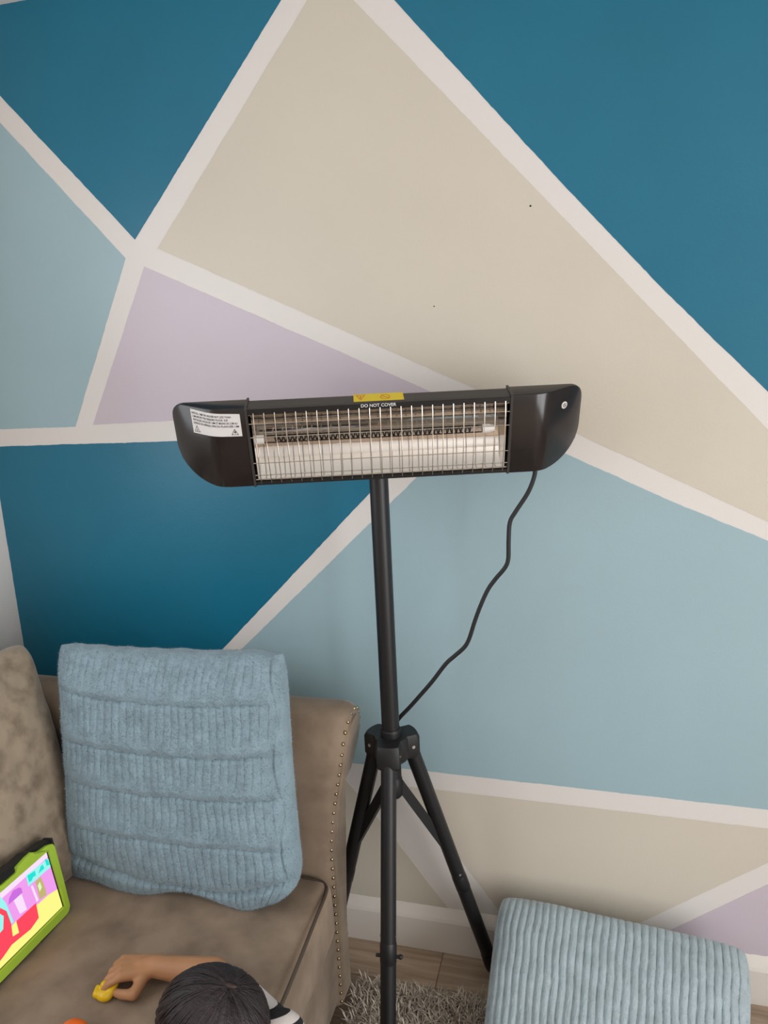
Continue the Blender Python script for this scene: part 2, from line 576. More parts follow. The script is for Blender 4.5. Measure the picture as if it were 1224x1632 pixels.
# ------------------------------------------------------------------ infrared heater on tripod
POLE = V((-0.415, -0.20, 0.0))
heater = empty('patio_heater', POLE, 'black infrared heater on tall tripod stand with power cord', 'heater')
A17 = math.radians(17)
HO = V((-0.382, -0.29, 1.419))
nh = V((math.sin(A17), -math.cos(A17), 0))
EX = V((math.cos(A17), math.sin(A17), 0))
EN = nh * math.cos(A17) - V((0, 0, 1)) * math.sin(A17)
EZ = V((0, 0, 1)) * math.cos(A17) + nh * math.sin(A17)
def hp(x, z, d=0.0):
    """heater-head coordinates: x along, z up the face, d in front of the face"""
    return HO + EX * x + EZ * z + EN * d

ZT, ZB, XS = 0.0765, -0.088, 0.2505
OT, OB, OX = 0.0635, -0.0775, 0.2475
DEPTH = 0.050
# housing shell (top, bottom, back) and front lips
sec = [(ZT - 0.004, 0.0), (ZT, -0.004), (ZT, -DEPTH + 0.012), (ZT - 0.01, -DEPTH), (0.03, -DEPTH - 0.018), (-0.04, -DEPTH - 0.018), (ZB + 0.012, -DEPTH),
       (ZB, -DEPTH + 0.012), (ZB, -0.004), (ZB + 0.004, 0.0), (ZB + 0.006, -0.003), (OB - 0.002, -0.010), (-0.055, -0.038), (-0.004, -0.049), (0.045, -0.038), (OT + 0.002, -0.010), (ZT - 0.006, -0.003)]
n = len(sec)
hv = [hp(x, z, d) for x in (-XS, XS) for z, d in sec]
hf = [(i, (i + 1) % n, n + (i + 1) % n, n + i) for i in range(n)]
for s in (0, n):
    # end closure as quads strip between outer and inner loops
    outer = list(range(0, 10)); inner = [16, 15, 15, 14, 14, 13, 12, 12, 11, 10]
    for a in range(9):
        q = [s + outer[a], s + outer[a + 1], s + inner[a + 1], s + inner[a]]
        q2 = []
        for t in q:
            if t not in q2: q2.append(t)
        if len(q2) > 2: hf.append(tuple(q2))
mk('housing', hv, hf, M['housing'], heater)
# front lips, black
mb = MB()
mb.add(prism([(-XS, OT), (XS, OT), (XS, ZT - 0.003), (-XS, ZT - 0.003)], hp, -0.006, 0.0012))
top_lip = mk('front_lip', *mb.get(), M['lip'], heater)
mk('front_lip', *prism([(-XS, ZB + 0.003), (XS, ZB + 0.003), (XS, OB), (-XS, OB)], hp, -0.006, 0.0012), M['lip'], heater)
# lettering on the upper lip
tv, tf = text_mesh('DO NOT COVER', 0.0088)
o = mk('lettering', [hp(a * 1.0 - 0.002, 0.0705 + b, 0.0016) for a, b in tv], tf, M['white_ink'], top_lip)
o['label'] = 'white lettering reading do not cover'
# reflector trough
rp = []
for i in range(25):
    t = -1 + 2 * i / 24
    rp.append(((OT + OB) / 2 + t * (OT - OB) / 2, -0.005 - 0.040 * (1 - abs(t) ** 2.4)))
rv = [hp(x, z, d) for x in np.linspace(-OX + 0.004, OX - 0.004, 24) for z, d in rp]
rf = [(i * 25 + j, i * 25 + j + 1, (i + 1) * 25 + j + 1, (i + 1) * 25 + j) for i in range(23) for j in range(24)]
mk('reflector', rv, rf, M['mirror'], heater, smooth=True)
for s in (-1, 1):
    pl = [(z, d) for z, d in rp]
    mk('reflector_end', [hp(s * (OX - 0.004), z, d) for z, d in pl], [tuple(range(len(pl)))], M['mirror'], heater)
# quartz tube with coil
TZ, TD = 0.002, -0.022
qt = mk('quartz_tube', *tube([hp(-0.225, TZ, TD), hp(0.205, TZ, TD)], 0.0078, 16), M['glass'], heater, smooth=True, auto=40)
cp = []
NC = 44
for i in range(NC * 10 + 1):
    a = 2 * math.pi * i / 10
    cp.append(hp(-0.205 + 0.385 * i / (NC * 10), TZ + 0.0048 * math.cos(a), TD + 0.0048 * math.sin(a)))
mk('heating_coil', *tube(cp, 0.0017, 5), M['coil'], qt, smooth=True)
mk('tube_holder', *tube([hp(0.200, TZ, TD), hp(0.212, TZ, TD), hp(0.224, TZ, TD)], [0.0088, 0.0088, 0.006], 14), M['ceramic'], heater, smooth=True, auto=40)
mk('tube_holder', *tube([hp(-0.243, TZ, TD), hp(-0.225, TZ, TD)], 0.0088, 14), M['ceramic'], heater, smooth=True, auto=40)
# wire grille
grille = mk('grille', *MB().add(tube([hp(-OX, OT - 0.002, -0.002), hp(OX, OT - 0.002, -0.002)], 0.0014, 8)).add(tube([hp(-OX, OB + 0.003, -0.002), hp(OX, OB + 0.003, -0.002)], 0.0014, 8)).get(), M['wire'], heater, smooth=True, auto=40)
NW = 25
wv = None
for i in range(NW):
    x = -0.2372 + (0.2385 + 0.2372) * i / (NW - 1)
    if wv is None:
        path = []
        for j in range(13):
            t = j / 12
            path.append(hp(x, OT + 0.003 + (OB - 0.003 - OT - 0.003) * t, 0.002 + 0.007 * math.sin(math.pi * t) ** 0.6))
        w0 = mk('wire', *tube(path, 0.00092, 6), M['wire'], grille, smooth=True, auto=40)
        wv = w0.data
        x_first = x
    else:
        o = bpy.data.objects.new('wire', wv)
        COL.objects.link(o)
        o.parent = grille
        o.location = EX * (x - x_first)
for z in (0.046, 0.019, -0.035, -0.062):
    t = (OT + 0.003 - z) / (OT - OB + 0.006)
    d = 0.002 + 0.007 * math.sin(math.pi * t) ** 0.6 - 0.0018
    mk('cross_wire', *tube([hp(-OX, z, d), hp(OX, z, d)], 0.0009, 6), M['wire'], grille, smooth=True, auto=40)

# end caps: flat front, curved shoulder, slanted cheek, big rounded lower corner
def plan(n1=4, n2=10, n3=12):
    """(x from centre, depth) along the front from the seam to the outer edge"""
    P = [(XS + 0.045 * i / n1, 0.0) for i in range(n1)]
    x0, ang, rad = XS + 0.045, math.radians(30), 0.07
    for i in range(n2 + 1):
        a = ang * i / n2
        P.append((x0 + rad * math.sin(a), -rad * (1 - math.cos(a))))
    xe, de = P[-1]
    L = 0.399 - xe
    for i in range(1, n3 + 1):
        # finer stations towards the outer edge
        t = 1 - (1 - i / n3) ** 1.8
        P.append((xe + L * t, de - L * t * math.tan(ang)))
    return P
PLAN = plan()
XO = PLAN[-1][0]
def top_z(x):
    r = 0.026
    e = XO - x
    return ZT if e > r else ZT - r + math.sqrt(max(0, r * r - (r - e) ** 2))
def bot_z(x):
    rx, rz = 0.080, 0.078
    e = XO - x
    return ZB if e > rx else ZB + rz - rz * math.sqrt(max(0, 1 - ((rx - e) / rx) ** 2))
ARC = [0.0]
for i in range(1, len(PLAN)):
    ARC.append(ARC[-1] + math.hypot(PLAN[i][0] - PLAN[i - 1][0], PLAN[i][1] - PLAN[i - 1][1]))
def cap_at(s, z, sgn, off=0.0):
    """point on the cap's front skin at arc length s from the seam"""
    i = 0
    while i < len(ARC) - 2 and ARC[i + 1] < s: i += 1
    t = (s - ARC[i]) / (ARC[i + 1] - ARC[i])
    a, b = PLAN[i], PLAN[i + 1]
    tx, td = b[0] - a[0], b[1] - a[1]
    L = math.hypot(tx, td)
    return hp(sgn * (a[0] + tx * t - td / L * off), z, a[1] + td * t + tx / L * off)
caps = {}
for sgn in (-1, 1):
    vs, fs = [], []
    for (x, d) in PLAN:
        zt, zb = top_z(x), bot_z(x)
        db = min(-DEPTH, d - 0.004) if x < XO - 0.004 else d - 0.006
        r = 0.0025
        ring = [(zt - r, d), (zt - r * 0.3, d - r * 0.3), (zt, d - r), (zt, db + 0.004), (zt - 0.004, db), (zb + 0.004, db), (zb, db + 0.004), (zb, d - r), (zb + r * 0.3, d - r * 0.3), (zb + r, d)]
        if zt - zb < 0.02:
            m_ = (zt + zb) / 2
            ring = [(m_ + (z - m_), dd) for z, dd in ring]
        vs += [hp(sgn * x, z, dd) for z, dd in ring]
    K = 10
    for i in range(len(PLAN) - 1):
        for k_ in range(K):
            k2 = (k_ + 1) % K
            fs.append((i * K + k_, i * K + k2, (i + 1) * K + k2, (i + 1) * K + k_))
    fs.append(tuple(range(K)))
    fs.append(tuple((len(PLAN) - 1) * K + k_ for k_ in range(K)))
    c = mk('end_cap', vs, fs, M['cap_gloss'], heater, smooth=True, auto=35)
    c['label'] = 'glossy black end cap with rounded lower corner'
    caps[sgn] = c
    # bright seam between cap and housing
    sv = []
    for xx in (XS - 0.0022, XS + 0.0022):
        for z, d in ((ZT - 0.002, 0.0028), (ZT + 0.0018, -0.001), (ZT + 0.0018, -DEPTH), (ZT - 0.02, -DEPTH), (ZT - 0.02, -DEPTH + 0.01), (ZT - 0.003, -0.006), (ZB + 0.003, -0.006), (ZB + 0.003, -DEPTH + 0.01), (ZB - 0.0015, -DEPTH + 0.01), (ZB - 0.0015, -0.001), (ZB + 0.002, 0.0028)):
            sv.append(hp(sgn * xx, z, d))
    m_ = 11
    sf = [(i, (i + 1) % m_, m_ + (i + 1) % m_, m_ + i) for i in range(m_)]
    sf += [(0, 1, 2, 3, 4, 5), (0, 5, 6, 10), (6, 7, 8, 9, 10), (11, 16, 15, 14, 13, 12), (11, 21, 17, 16), (17, 21, 20, 19, 18)]
    mk('seam_trim', sv, sf, M['housing'], c)
# screw on the right cheek
sc = cap_at(0.115, 0.041, 1, 0.0)
sn = (cap_at(0.115, 0.041, 1, 0.01) - sc).normalized()
scr = mk('screw', *lathe(sc, [(0.0072, -0.001), (0.0072, 0.0008), (0.0058, 0.0016)], 20, sn), M['ceramic'], caps[1])
mk('screw', *lathe(sc, [(0.0042, 0.0012), (0.0042, 0.0024)], 20, sn), M['plastic_black'], caps[1])
mk('screw', *lathe(sc, [(0.0031, 0.0020), (0.0031, 0.0030)], 16, sn), M['ceramic'], caps[1])
mk('screw', *lathe(sc, [(0.0016, 0.0026), (0.0016, 0.0036)], 12, sn), M['plastic_black'], caps[1])
# white safety label wrapped round the left shoulder
S0, S1, Z0L, Z1L = 0.012, 0.113, 0.021, 0.066
lv, lf = [], []
NL = 24
for off in (0.0001, 0.0006):
    for i in range(NL + 1):
        s = S0 + (S1 - S0) * i / NL
        lv += [cap_at(s, Z0L + 0.002 * i / NL, -1, off), cap_at(s, Z1L + 0.006 * i / NL, -1, off)]
mm = 2 * (NL + 1)
for i in range(NL):
    a = 2 * i
    lf += [(a, a + 1, a + 3, a + 2), (mm + a, mm + a + 2, mm + a + 3, mm + a + 1), (a, a + 2, mm + a + 2, mm + a), (a + 1, mm + a + 1, mm + a + 3, a + 3)]
lf += [(0, mm, mm + 1, 1), (mm - 2, mm - 1, 2 * mm - 1, 2 * mm - 2)]
lab = mk('safety_label', lv, lf, M['label_white'], heater)
lab['label'] = 'white safety label with small print and warning triangles'
def lab_pt(u, v, off=0.0009):
    """u 0..1 from the label's left to right as read, v up from its lower edge (m)"""
    t = 1 - u
    s = S0 + (S1 - S0) * t
    return cap_at(s, Z0L + 0.002 * t + v * (1 + 0.09 * t), -1, off)
LW = S1 - S0
mb = MB()
for i, (line, w_, x_) in enumerate((('INSTALL 1.8M OR HIGHER BUT LESS THAN', 0.80, 0.43), ('2.5M ABOVE THE FINISHED FLOOR  SUR', 0.74, 0.40),
                               ('INSTALLER A PLUS DE 1.8M ET MOINS DE 2.5M AU', 0.90, 0.49), ('DESSUS DU NIVEAU FINI DU PLANCHER 1.8M', 0.92, 0.50))):
    tv, tf = text_mesh(line, 0.0056)
    xs = [a for a, b in tv]
    sc_ = w_ * LW / (max(xs) - min(xs))
    mb.add(([lab_pt(x_ + a * sc_ / LW, 0.0385 - i * 0.0062 + b) for a, b in tv], tf))
def tri(u0, h, w, v0, th):
    a, b, c_ = V((u0 - w / 2, v0)), V((u0 + w / 2, v0)), V((u0, v0 + h))
    g = (a + b + c_) / 3
    k_ = 1 - th
    A, B, Cc = g + (a - g) * k_, g + (b - g) * k_, g + (c_ - g) * k_
    P = [a, b, c_, A, B, Cc]
    return [lab_pt(p.x, p.y) for p in P], [(0, 1, 4, 3), (1, 2, 5, 4), (2, 0, 3, 5)]
mb.add(tri(0.10, 0.0125, 0.135, 0.003, 0.24))
mb.add(tri(0.87, 0.0125, 0.135, 0.003, 0.24))
mb.add(([lab_pt(u, v) for u, v in ((0.88, 0.0052), (0.885, 0.0085), (0.90, 0.0085), (0.865, 0.0118), (0.868, 0.0088), (0.850, 0.0088))], [(0, 1, 2, 3, 4, 5)]))
mb.add(([lab_pt(u, v) for u, v in ((0.09, 0.0050), (0.11, 0.0050), (0.105, 0.0085), (0.095, 0.0085))], [(0, 1, 2, 3)]))
mk('lettering', *mb.get(), M['ink'], lab)
# yellow warning sticker on top of housing
def top_pt(x, d, off=0.0):
    return hp(x, ZT + off, d)
st = mk('warning_sticker', *prism([(-0.048, -0.006), (0.047, -0.006), (0.047, -0.043), (-0.048, -0.043)], lambda u, v, d: top_pt(u, v, d), 0.0001, 0.0006), M['yellow_sticker'], heater)
st['label'] = 'yellow warning sticker on top of heater'
mb = MB()
def ring2(cx, cy, rx, ry, th, n=26):
    vs = [(cx + rx * math.cos(2 * math.pi * i / n), cy + ry * math.sin(2 * math.pi * i / n)) for i in range(n)] + \
         [(cx + (rx - th) * math.cos(2 * math.pi * i / n), cy + (ry - th) * math.sin(2 * math.pi * i / n)) for i in range(n)]
    return [top_pt(a, b, 0.0009) for a, b in vs], [(i, (i + 1) % n, n + (i + 1) % n, n + i) for i in range(n)]
mb.add(ring2(0.012, -0.023, 0.0095, 0.0125, 0.0018))
mb.add(([top_pt(a, b, 0.0009) for a, b in ((0.004, -0.030), (0.0055, -0.032), (0.020, -0.016), (0.0185, -0.014))], [(0, 1, 2, 3)]))
mk('prohibition_mark', *mb.get(), M['sticker_red'], st)
mb = MB()
ta, tb, tc_ = V((-0.044, -0.038)), V((-0.025, -0.038)), V((-0.0345, -0.010))
g_ = (ta + tb + tc_) / 3
mb.add(([top_pt(p.x, p.y, 0.0009) for p in (ta, tb, tc_, g_ + (ta - g_) * 0.72, g_ + (tb - g_) * 0.72, g_ + (tc_ - g_) * 0.72)], [(0, 1, 4, 3), (1, 2, 5, 4), (2, 0, 3, 5)]))
mb.add(([top_pt(a, b, 0.0009) for a, b in ((-0.036, -0.032), (-0.033, -0.032), (-0.0335, -0.02), (-0.0355, -0.02))], [(0, 1, 2, 3)]))
mk('warning_triangle', *mb.get(), M['sticker_red'], st)
# bracket from pole to housing
mb = MB()
mb.add(bbox(POLE.x - 0.026, POLE.x + 0.026, POLE.y - 0.022, POLE.y + 0.022, 1.375, 1.43, 0.006))
mb.add(tube([POLE + V((0, 0, 1.405)), hp(0, -0.005, -DEPTH - 0.012)], 0.016, 14))
mk('bracket', *mb.get(), M['plastic_black'], heater, smooth=True, auto=40)

# pole, collar and hub
HZ = 0.735
mk('pole', *tube([POLE + V((0, 0, HZ - 0.10)), POLE + V((0, 0, 1.41))], 0.0198, 28), M['metal_black'], heater, smooth=True, auto=40)
mk('collar', *lathe(POLE, [(0.0222, HZ - 0.005), (0.0235, HZ + 0.004), (0.0222, HZ + 0.010), (0.0235, HZ + 0.016), (0.0215, HZ + 0.021)], 28), M['plastic_black'], heater, smooth=True, auto=40)
azs = [math.radians(a) for a in (35.7, -84.3, 155.7)]
hub_pts = []
NH = 72
for i in range(NH):
    a = 2 * math.pi * i / NH
    r = 0.040
    for z in azs:
        dd = (a - z + math.pi) % (2 * math.pi) - math.pi
        if abs(dd) < math.radians(80):
            r = max(r, min(0.062 / max(0.4, math.cos(dd)), 0.026 / max(1e-4, abs(math.sin(dd)))) if abs(math.sin(dd)) * 0.068 > 0.026 else 0.064)
    hub_pts.append((r * math.cos(a), r * math.sin(a)))
hv, hf = [], []
levels = [(0.93, HZ + 0.004), (1.0, HZ - 0.004), (1.0, HZ - 0.045), (0.92, HZ - 0.052)]
for s, z in levels:
    hv += [POLE + V((p[0] * s, p[1] * s, z)) for p in hub_pts]
for l in range(3):
    for i in range(NH):
        i2 = (i + 1) % NH
        hf.append((l * NH + i, l * NH + i2, (l + 1) * NH + i2, (l + 1) * NH + i))
hf += [tuple(range(NH)), tuple(3 * NH + i for i in range(NH))]
hub = mk('hub', hv, hf, M['plastic_black'], heater, smooth=True, auto=30)
FOOT_R = 0.249
SLZ = HZ - 0.125
mk('slider', *MB().add(lathe(POLE, [(0.017, SLZ - 0.025), (0.021, SLZ - 0.02), (0.021, SLZ + 0.02), (0.017, SLZ + 0.025), (0.015, HZ - 0.05)], 20)).get(), M['plastic_black'], heater, smooth=True, auto=40)
for a in azs:
    d = V((math.cos(a), math.sin(a), 0))
    sd = V((-math.sin(a), math.cos(a), 0))
    top = POLE + d * 0.043 + V((0, 0, HZ - 0.028))
    floorz = 0.004 if a > 0 else 0.02
    foot = POLE + d * FOOT_R + V((0, 0, floorz + 0.016))
    leg = mk('leg', *tube([top, top.lerp(foot, 0.985)], 0.0172, 22), M['metal_black'], heater, smooth=True, auto=40)
    ax = (foot - top).normalized()
    mk('rubber_foot', *tube([top.lerp(foot, 0.93), top.lerp(foot, 0.975), foot, foot + ax * 0.008], [0.0185, 0.0195, 0.0185, 0.012], 20), M['rubber'], leg, smooth=True, auto=50)
    # lug with bolt
    mk('bolt', *tube([top - sd * 0.0275 + V((0, 0, 0.004)), top + sd * 0.0275 + V((0, 0, 0.004))], 0.004, 10), M['chrome'], hub, smooth=True, auto=40)
    # brace from the slider to the leg
    q = top.lerp(foot, 0.455)
    st_ = POLE + d * 0.016 + V((0, 0, SLZ))
    dirb = (q - st_).normalized()
    up = sd.cross(dirb)
    poly = [st_ - up * 0.011 - dirb * 0.008, st_ + up * 0.011 - dirb * 0.008, q + up * 0.011 + dirb * 0.012, q - up * 0.011 + dirb * 0.012]
    bv = [p + sd * s for s in (-0.0075, 0.0075) for p in poly]
    mk('brace', bv, [(0, 1, 2, 3), (7, 6, 5, 4), (0, 4, 5, 1), (1, 5, 6, 2), (2, 6, 7, 3), (3, 7, 4, 0)], M['plastic_black'], heater)
    q2 = top.lerp(foot, 0.54)
    mk('bolt', *tube([q2 - sd * 0.0182, q2 + sd * 0.0182], 0.0032, 8), M['chrome'], leg, smooth=True, auto=40)
    # adjusting clamp low on the leg
    c_ = top.lerp(foot, 0.60)
    mk('leg_clamp', *tube([c_ - ax * 0.03, c_ - ax * 0.026, c_ + ax * 0.012, c_ + ax * 0.014], [0.0173, 0.0182, 0.0182, 0.0173], 20), M['metal_black'], leg, smooth=True, auto=40)
    if a < 0:
        mk('clamp_knob', *MB().add(tube([c_ - sd * 0.027, c_ + sd * 0.027], 0.0038, 10)).add(sphere(c_ + sd * 0.027, 0.0055)).get(), M['plastic_black'], leg, smooth=True, auto=40)

# power cord from right cap down to the hub and along the floor
cord = [(-0.099, -0.150, 1.352), (-0.1, -0.151, 1.324), (-0.113, -0.152, 1.288), (-0.138, -0.154, 1.248), (-0.15, -0.155, 1.225), (-0.153, -0.156, 1.188), (-0.154, -0.157, 1.147), (-0.161, -0.158, 1.127), (-0.18, -0.159, 1.103), (-0.197, -0.16, 1.078), (-0.213, -0.162, 1.042), (-0.226, -0.163, 1.006), (-0.239, -0.164, 0.965), (-0.25, -0.165, 0.945), (-0.271, -0.165, 0.924), (-0.292, -0.165, 0.903), (-0.322, -0.165, 0.861), (-0.352, -0.165, 0.823), (-0.379, -0.165, 0.79), (-0.401, -0.165, 0.765), (-0.420, -0.15, 0.735), (-0.445, -0.135, 0.70), (-0.478, -0.135, 0.60), (-0.56, -0.105, 0.35), (-0.655, -0.06, 0.06), (-0.69, -0.05, 0.008), (-0.80, -0.05, 0.006), (-1.1, -0.05, 0.006)]
mk('power_cord', *tube(smooth_path(cord, 5), 0.0047, 10), M['rubber'], heater, smooth=True, auto=40)

# ------------------------------------------------------------------ sofa
SOFA = V((-1.02, -1.05, 0))
sofa = empty('sofa', SOFA, 'brown grey velvet sofa with rolled arm and brass nailheads', 'sofa')
AIN, AOUT = -0.285, -0.195
def arm_profile():
    """(y, z) around the arm, from inner foot over the roll to the outer foot"""
    P = [(AIN, 0.05), (AIN, 0.25), (AIN + 0.001, 0.45), (AIN, 0.60), (AIN - 0.001, 0.68)]
    c, r = (-0.205, 0.720), 0.080
    for i in range(15):
        a = math.radians(175 - i * 235 / 14)
        P.append((c[0] + r * math.cos(a), c[1] + r * math.sin(a) * 1.12))
    P += [(AOUT - 0.025, 0.635), (AOUT - 0.012, 0.58), (AOUT, 0.45), (AOUT, 0.25), (AOUT, 0.05)]
    return P
AP = arm_profile()
def front_x(z):
    t = max(0, min(1, (z - 0.45) / 0.38))
    return -0.548 + 0.050 * t * t * (3 - 2 * t)
na = len(AP)
stations = [-1.5, -1.2, -0.9, -0.7, -0.6, -0.03, -0.012, 0.0]
cy_, cz_ = -0.235, 0.45
av, af = [], []
for si, sx in enumerate(stations):
    for (yy, zz) in AP:
        fx = front_x(zz)
        sh = 0.0
        if si >= 5:
            x = fx + sx
            sh = (0.0, 0.004, 0.014)[si - 5]
        else:
            x = sx
        # rounding at the front edge
        ny = 0 if abs(yy - cy_) < 1e-6 else math.copysign(1, cy_ - yy)
        yy2 = yy + ny * sh
        zz2 = zz - (sh if zz > 0.75 else 0)
        if si < 5:
            yy2 += 0.004 * noise.noise(V((x * 3, zz * 4, 2)))
        av.append((x, yy2, zz2))
for s in range(len(stations) - 1):
    for i in range(na):
        i2 = (i + 1) % na
        af.append((s * na + i, s * na + i2, (s + 1) * na + i2, (s + 1) * na + i))
af += [tuple(range(na)), tuple((len(stations) - 1) * na + i for i in range(na))]
arm = mk('arm', av, af, M['velvet'], sofa, smooth=True, auto=50)
# facing panel on the arm front, set inside the nailheads
ins = []
for (yy, zz) in AP:
    d = V((cy_ - yy, 0))
    if zz > 0.66:
        c = V((-0.205, 0.720)); p = V((yy, zz)); q = c + (p - c) * 0.70
        ins.append((q.x, q.y))
    else:
        ins.append((yy + math.copysign(0.022, cy_ - yy), zz + (0.015 if zz < 0.1 else 0)))
# narrow neck: keep the order inner-up, roll, outer-down
fv = [(front_x(z) + 0.0005, y, z) for y, z in ins] + [(front_x(z) + 0.006, y + (cy_ - y) * 0.12, z) for y, z in ins]
ff = [(i, (i + 1) % na, na + (i + 1) % na, na + i) for i in range(na)] + [tuple(na + i for i in range(na))]
panel = mk('arm_panel', fv, ff, M['velvet'], arm, smooth=True, auto=50)
# nailheads along the panel
path = []
for i in range(len(ins) - 1):
    path.append(V((ins[i][0], ins[i][1])))
path.append(V(ins[-1]))
edge = [V((p.x, p.y)) + (V(AP[i]) - V((p.x, p.y))) * 0.42 for i, p in enumerate(path)]
acc, nail_me = 0.0, None
step = 0.0245
for i in range(len(edge) - 1):
    a, b = edge[i], edge[i + 1]
    L = (b - a).length
    while acc < L:
        p = a.lerp(b, acc / L)
        loc = V((front_x(p.y) - 0.001, p.x, p.y))
        if nail_me is None:
            vs, fs = lathe((0, 0, 0), [(0.0046, -0.002), (0.0046, 0.0006), (0.0036, 0.0022), (0.0018, 0.0031), (0.0005, 0.0034)], 12, V((1, 0, 0)))
            o = mk('nailhead', [v + loc for v in vs], fs, M['brass'], arm, smooth=True, loc=loc)
            nail_me = o.data
        else:
            o = bpy.data.objects.new('nailhead', nail_me)
            COL.objects.link(o)
            o.parent = arm
            o.location = loc - SOFA
        acc += step
    acc -= L
# base, back, seat cushion, far arm
mk('base', *soft_box(-1.5, -0.556, -1.92, -0.19, 0.05, 0.27, 0.02, 12, crownx=0.008), M['velvet'], sofa, smooth=True)
seat = mk('seat_cushion', *soft_box(-1.38, -0.541, -1.84, AIN - 0.002, 0.262, 0.413, 0.028, 40, crown=0.004, crownx=0.016, nz=0.006, ns=5), M['velvet_seat'], sofa, smooth=True)
mk('backrest', *soft_box(-1.535, -1.36, -1.95, -0.20, 0.05, 0.83, 0.06, 16), M['velvet'], sofa, smooth=True)
far = mk('arm', *soft_box(-1.5, -0.53, -2.02, -1.86, 0.05, 0.80, 0.07, 14), M['velvet'], sofa, smooth=True)
pp = [(-1.30, AIN - 0.010, 0.409), (-0.70, AIN - 0.010, 0.409), (-0.585, AIN - 0.012, 0.409), (-0.556, AIN - 0.022, 0.408), (-0.546, AIN - 0.05, 0.409), (-0.541, -0.42, 0.412), (-0.531, -0.62, 0.414), (-0.526, -0.95, 0.414), (-0.53, -1.4, 0.412), (-0.545, -1.82, 0.408)]
mk('piping', *tube(smooth_path(pp, 8), 0.0042, 8), M['piping'], seat, smooth=True)
for fx_, fy_ in ((-0.60, -0.24), (-0.60, -1.95), (-1.45, -0.24), (-1.45, -1.95)):
    mk('foot', *lathe((fx_, fy_, 0), [(0.020, 0.0), (0.026, 0.01), (0.030, 0.04), (0.030, 0.056)], 18), M['piping'], sofa, smooth=True, auto=40)

# ------------------------------------------------------------------ cushions
def cushion_mesh(w, h, t, nu, nv, relief, pinch=0.05, power=0.45, warp=None, corner=0.05):
    """two-sided pillow; returns local verts (x across, y thickness, z up) and faces"""
    vs, fs = [], []
    us = np.linspace(-1, 1, nu + 1)
    ws = np.linspace(-1, 1, nv + 1)
    for side in (-1, 1):
        for j, b in enumerate(ws):
            for i, a in enumerate(us):
                x = a * w / 2 * (1 - pinch * (1 - b * b))
                z = b * h / 2 * (1 - pinch * (1 - a * a))
                cr = 1 - corner * (abs(a) ** 7) * (abs(b) ** 7)
                x *= cr
                z *= cr
                prof = max(0.0, (1 - a ** 4) * (1 - b ** 4)) ** power
                y = side * t / 2 * prof
                edge = min(1.0, prof * 1.6)
                y += side * relief(a, b, side) * edge
                p = V((x, y, z))
                if warp: p = warp(p, a, b, side)
                vs.append(p)
    N = (nu + 1) * (nv + 1)
    for s in (0, 1):
        for j in range(nv):
            for i in range(nu):
                q = (s * N + j * (nu + 1) + i, s * N + j * (nu + 1) + i + 1, s * N + (j + 1) * (nu + 1) + i + 1, s * N + (j + 1) * (nu + 1) + i)
                fs.append(q if s == 0 else q[::-1])
    # weld rims
    bm = bmesh.new()
    bv = [bm.verts.new(v) for v in vs]
    for f in fs: bm.faces.new([bv[i] for i in f])
    bmesh.ops.remove_doubles(bm, verts=bm.verts, dist=1e-5)
    bm.verts.index_update()
    out = [v.co.copy() for v in bm.verts], [tuple(v.index for v in f.verts) for f in bm.faces]
    bm.free()
    return out

def place(vs, loc, rx=0, ry=0, rz=0):
    m = Matrix.Translation(loc) @ Matrix.Rotation(rz, 4, 'Z') @ Matrix.Rotation(rx, 4, 'X') @ Matrix.Rotation(ry, 4, 'Y')
    return [m @ v for v in vs]

# ribbed plush cushion leaning on the sofa arm
CREASE = (-0.46, -0.09, 0.235, 0.63)
def relief_a(a, b, side):
    wob = 0.010 * noise.noise(V((a * 3, b * 4, side * 2))) + 0.004 * math.sin(b * 9 + a * 4)
    ph = (a + wob * 1.6) * 31 / 2
    rib = abs(math.sin(math.pi * ph)) ** 0.30 - 0.8
    fold, flat = 0.0, 1.0
    bb = b + 0.012 * a + 0.02 * math.cos(a * 2.2) - 0.015 + 0.015 * noise.noise(V((a * 3, round(b * 2.5), 1)))
    for c in CREASE:
        d = bb - c
        if 0 <= d < 0.22:                      # roll above the crease
            k = math.sin(math.pi * (1 - d / 0.22) ** 0.75)
            fold += 0.0080 * (1 - d / 0.22) ** 0.8 * min(1, d / 0.05)
            flat = min(flat, 0.10 + 0.90 * min(1, max(0, d - 0.05) / 0.12))
        elif -0.03 < d < 0:
            fold -= 0.0050 * (1 + d / 0.03)
    # gathered fold near the lower edge
    d = b + 0.84 - 0.10 * a * a + 0.05 * math.sin(a * 3 + 1)
    fold -= 0.012 * math.exp(-(d / 0.035) ** 2)
    # seam fold on the right
    d = a - 0.93 + 0.02 * math.sin(b * 9)
    fold -= 0.010 * math.exp(-(d / 0.014) ** 2) * (1 if b > -0.7 else 0)
    fuzz = 0.0011 * noise.noise(V((a * 110, b * 110, side))) + 0.004 * noise.noise(V((a * 4, b * 4, 5 + side)))
    return 0.0046 * rib * flat + fold * (1 - max(0, abs(a) - 0.8) * 4) + fuzz
def warp_a(p, a, b, side):
    p = p.copy()
    p.x += 0.020 * (-b) * (1 if a > 0 else -0.4) * abs(a) * 0.5
    if b < -0.8:
        p.z += 0.012 * math.sin(a * 7 + 1.0) * (-b - 0.8) * 5
    if a > 0.5 and b < -0.6:
        p.x -= 0.062 * ((a - 0.5) * 2) * ((-b - 0.6) / 0.4) ** 2
    p.z += 0.006 * noise.noise(V((a * 5, 0, 3))) * max(0, b)
    return p
vs, fs = cushion_mesh(0.580, 0.575, 0.135, 420, 190, relief_a, pinch=0.035, power=0.42, warp=warp_a, corner=0.03)
CL = V((-0.871, -0.358, 0.690))
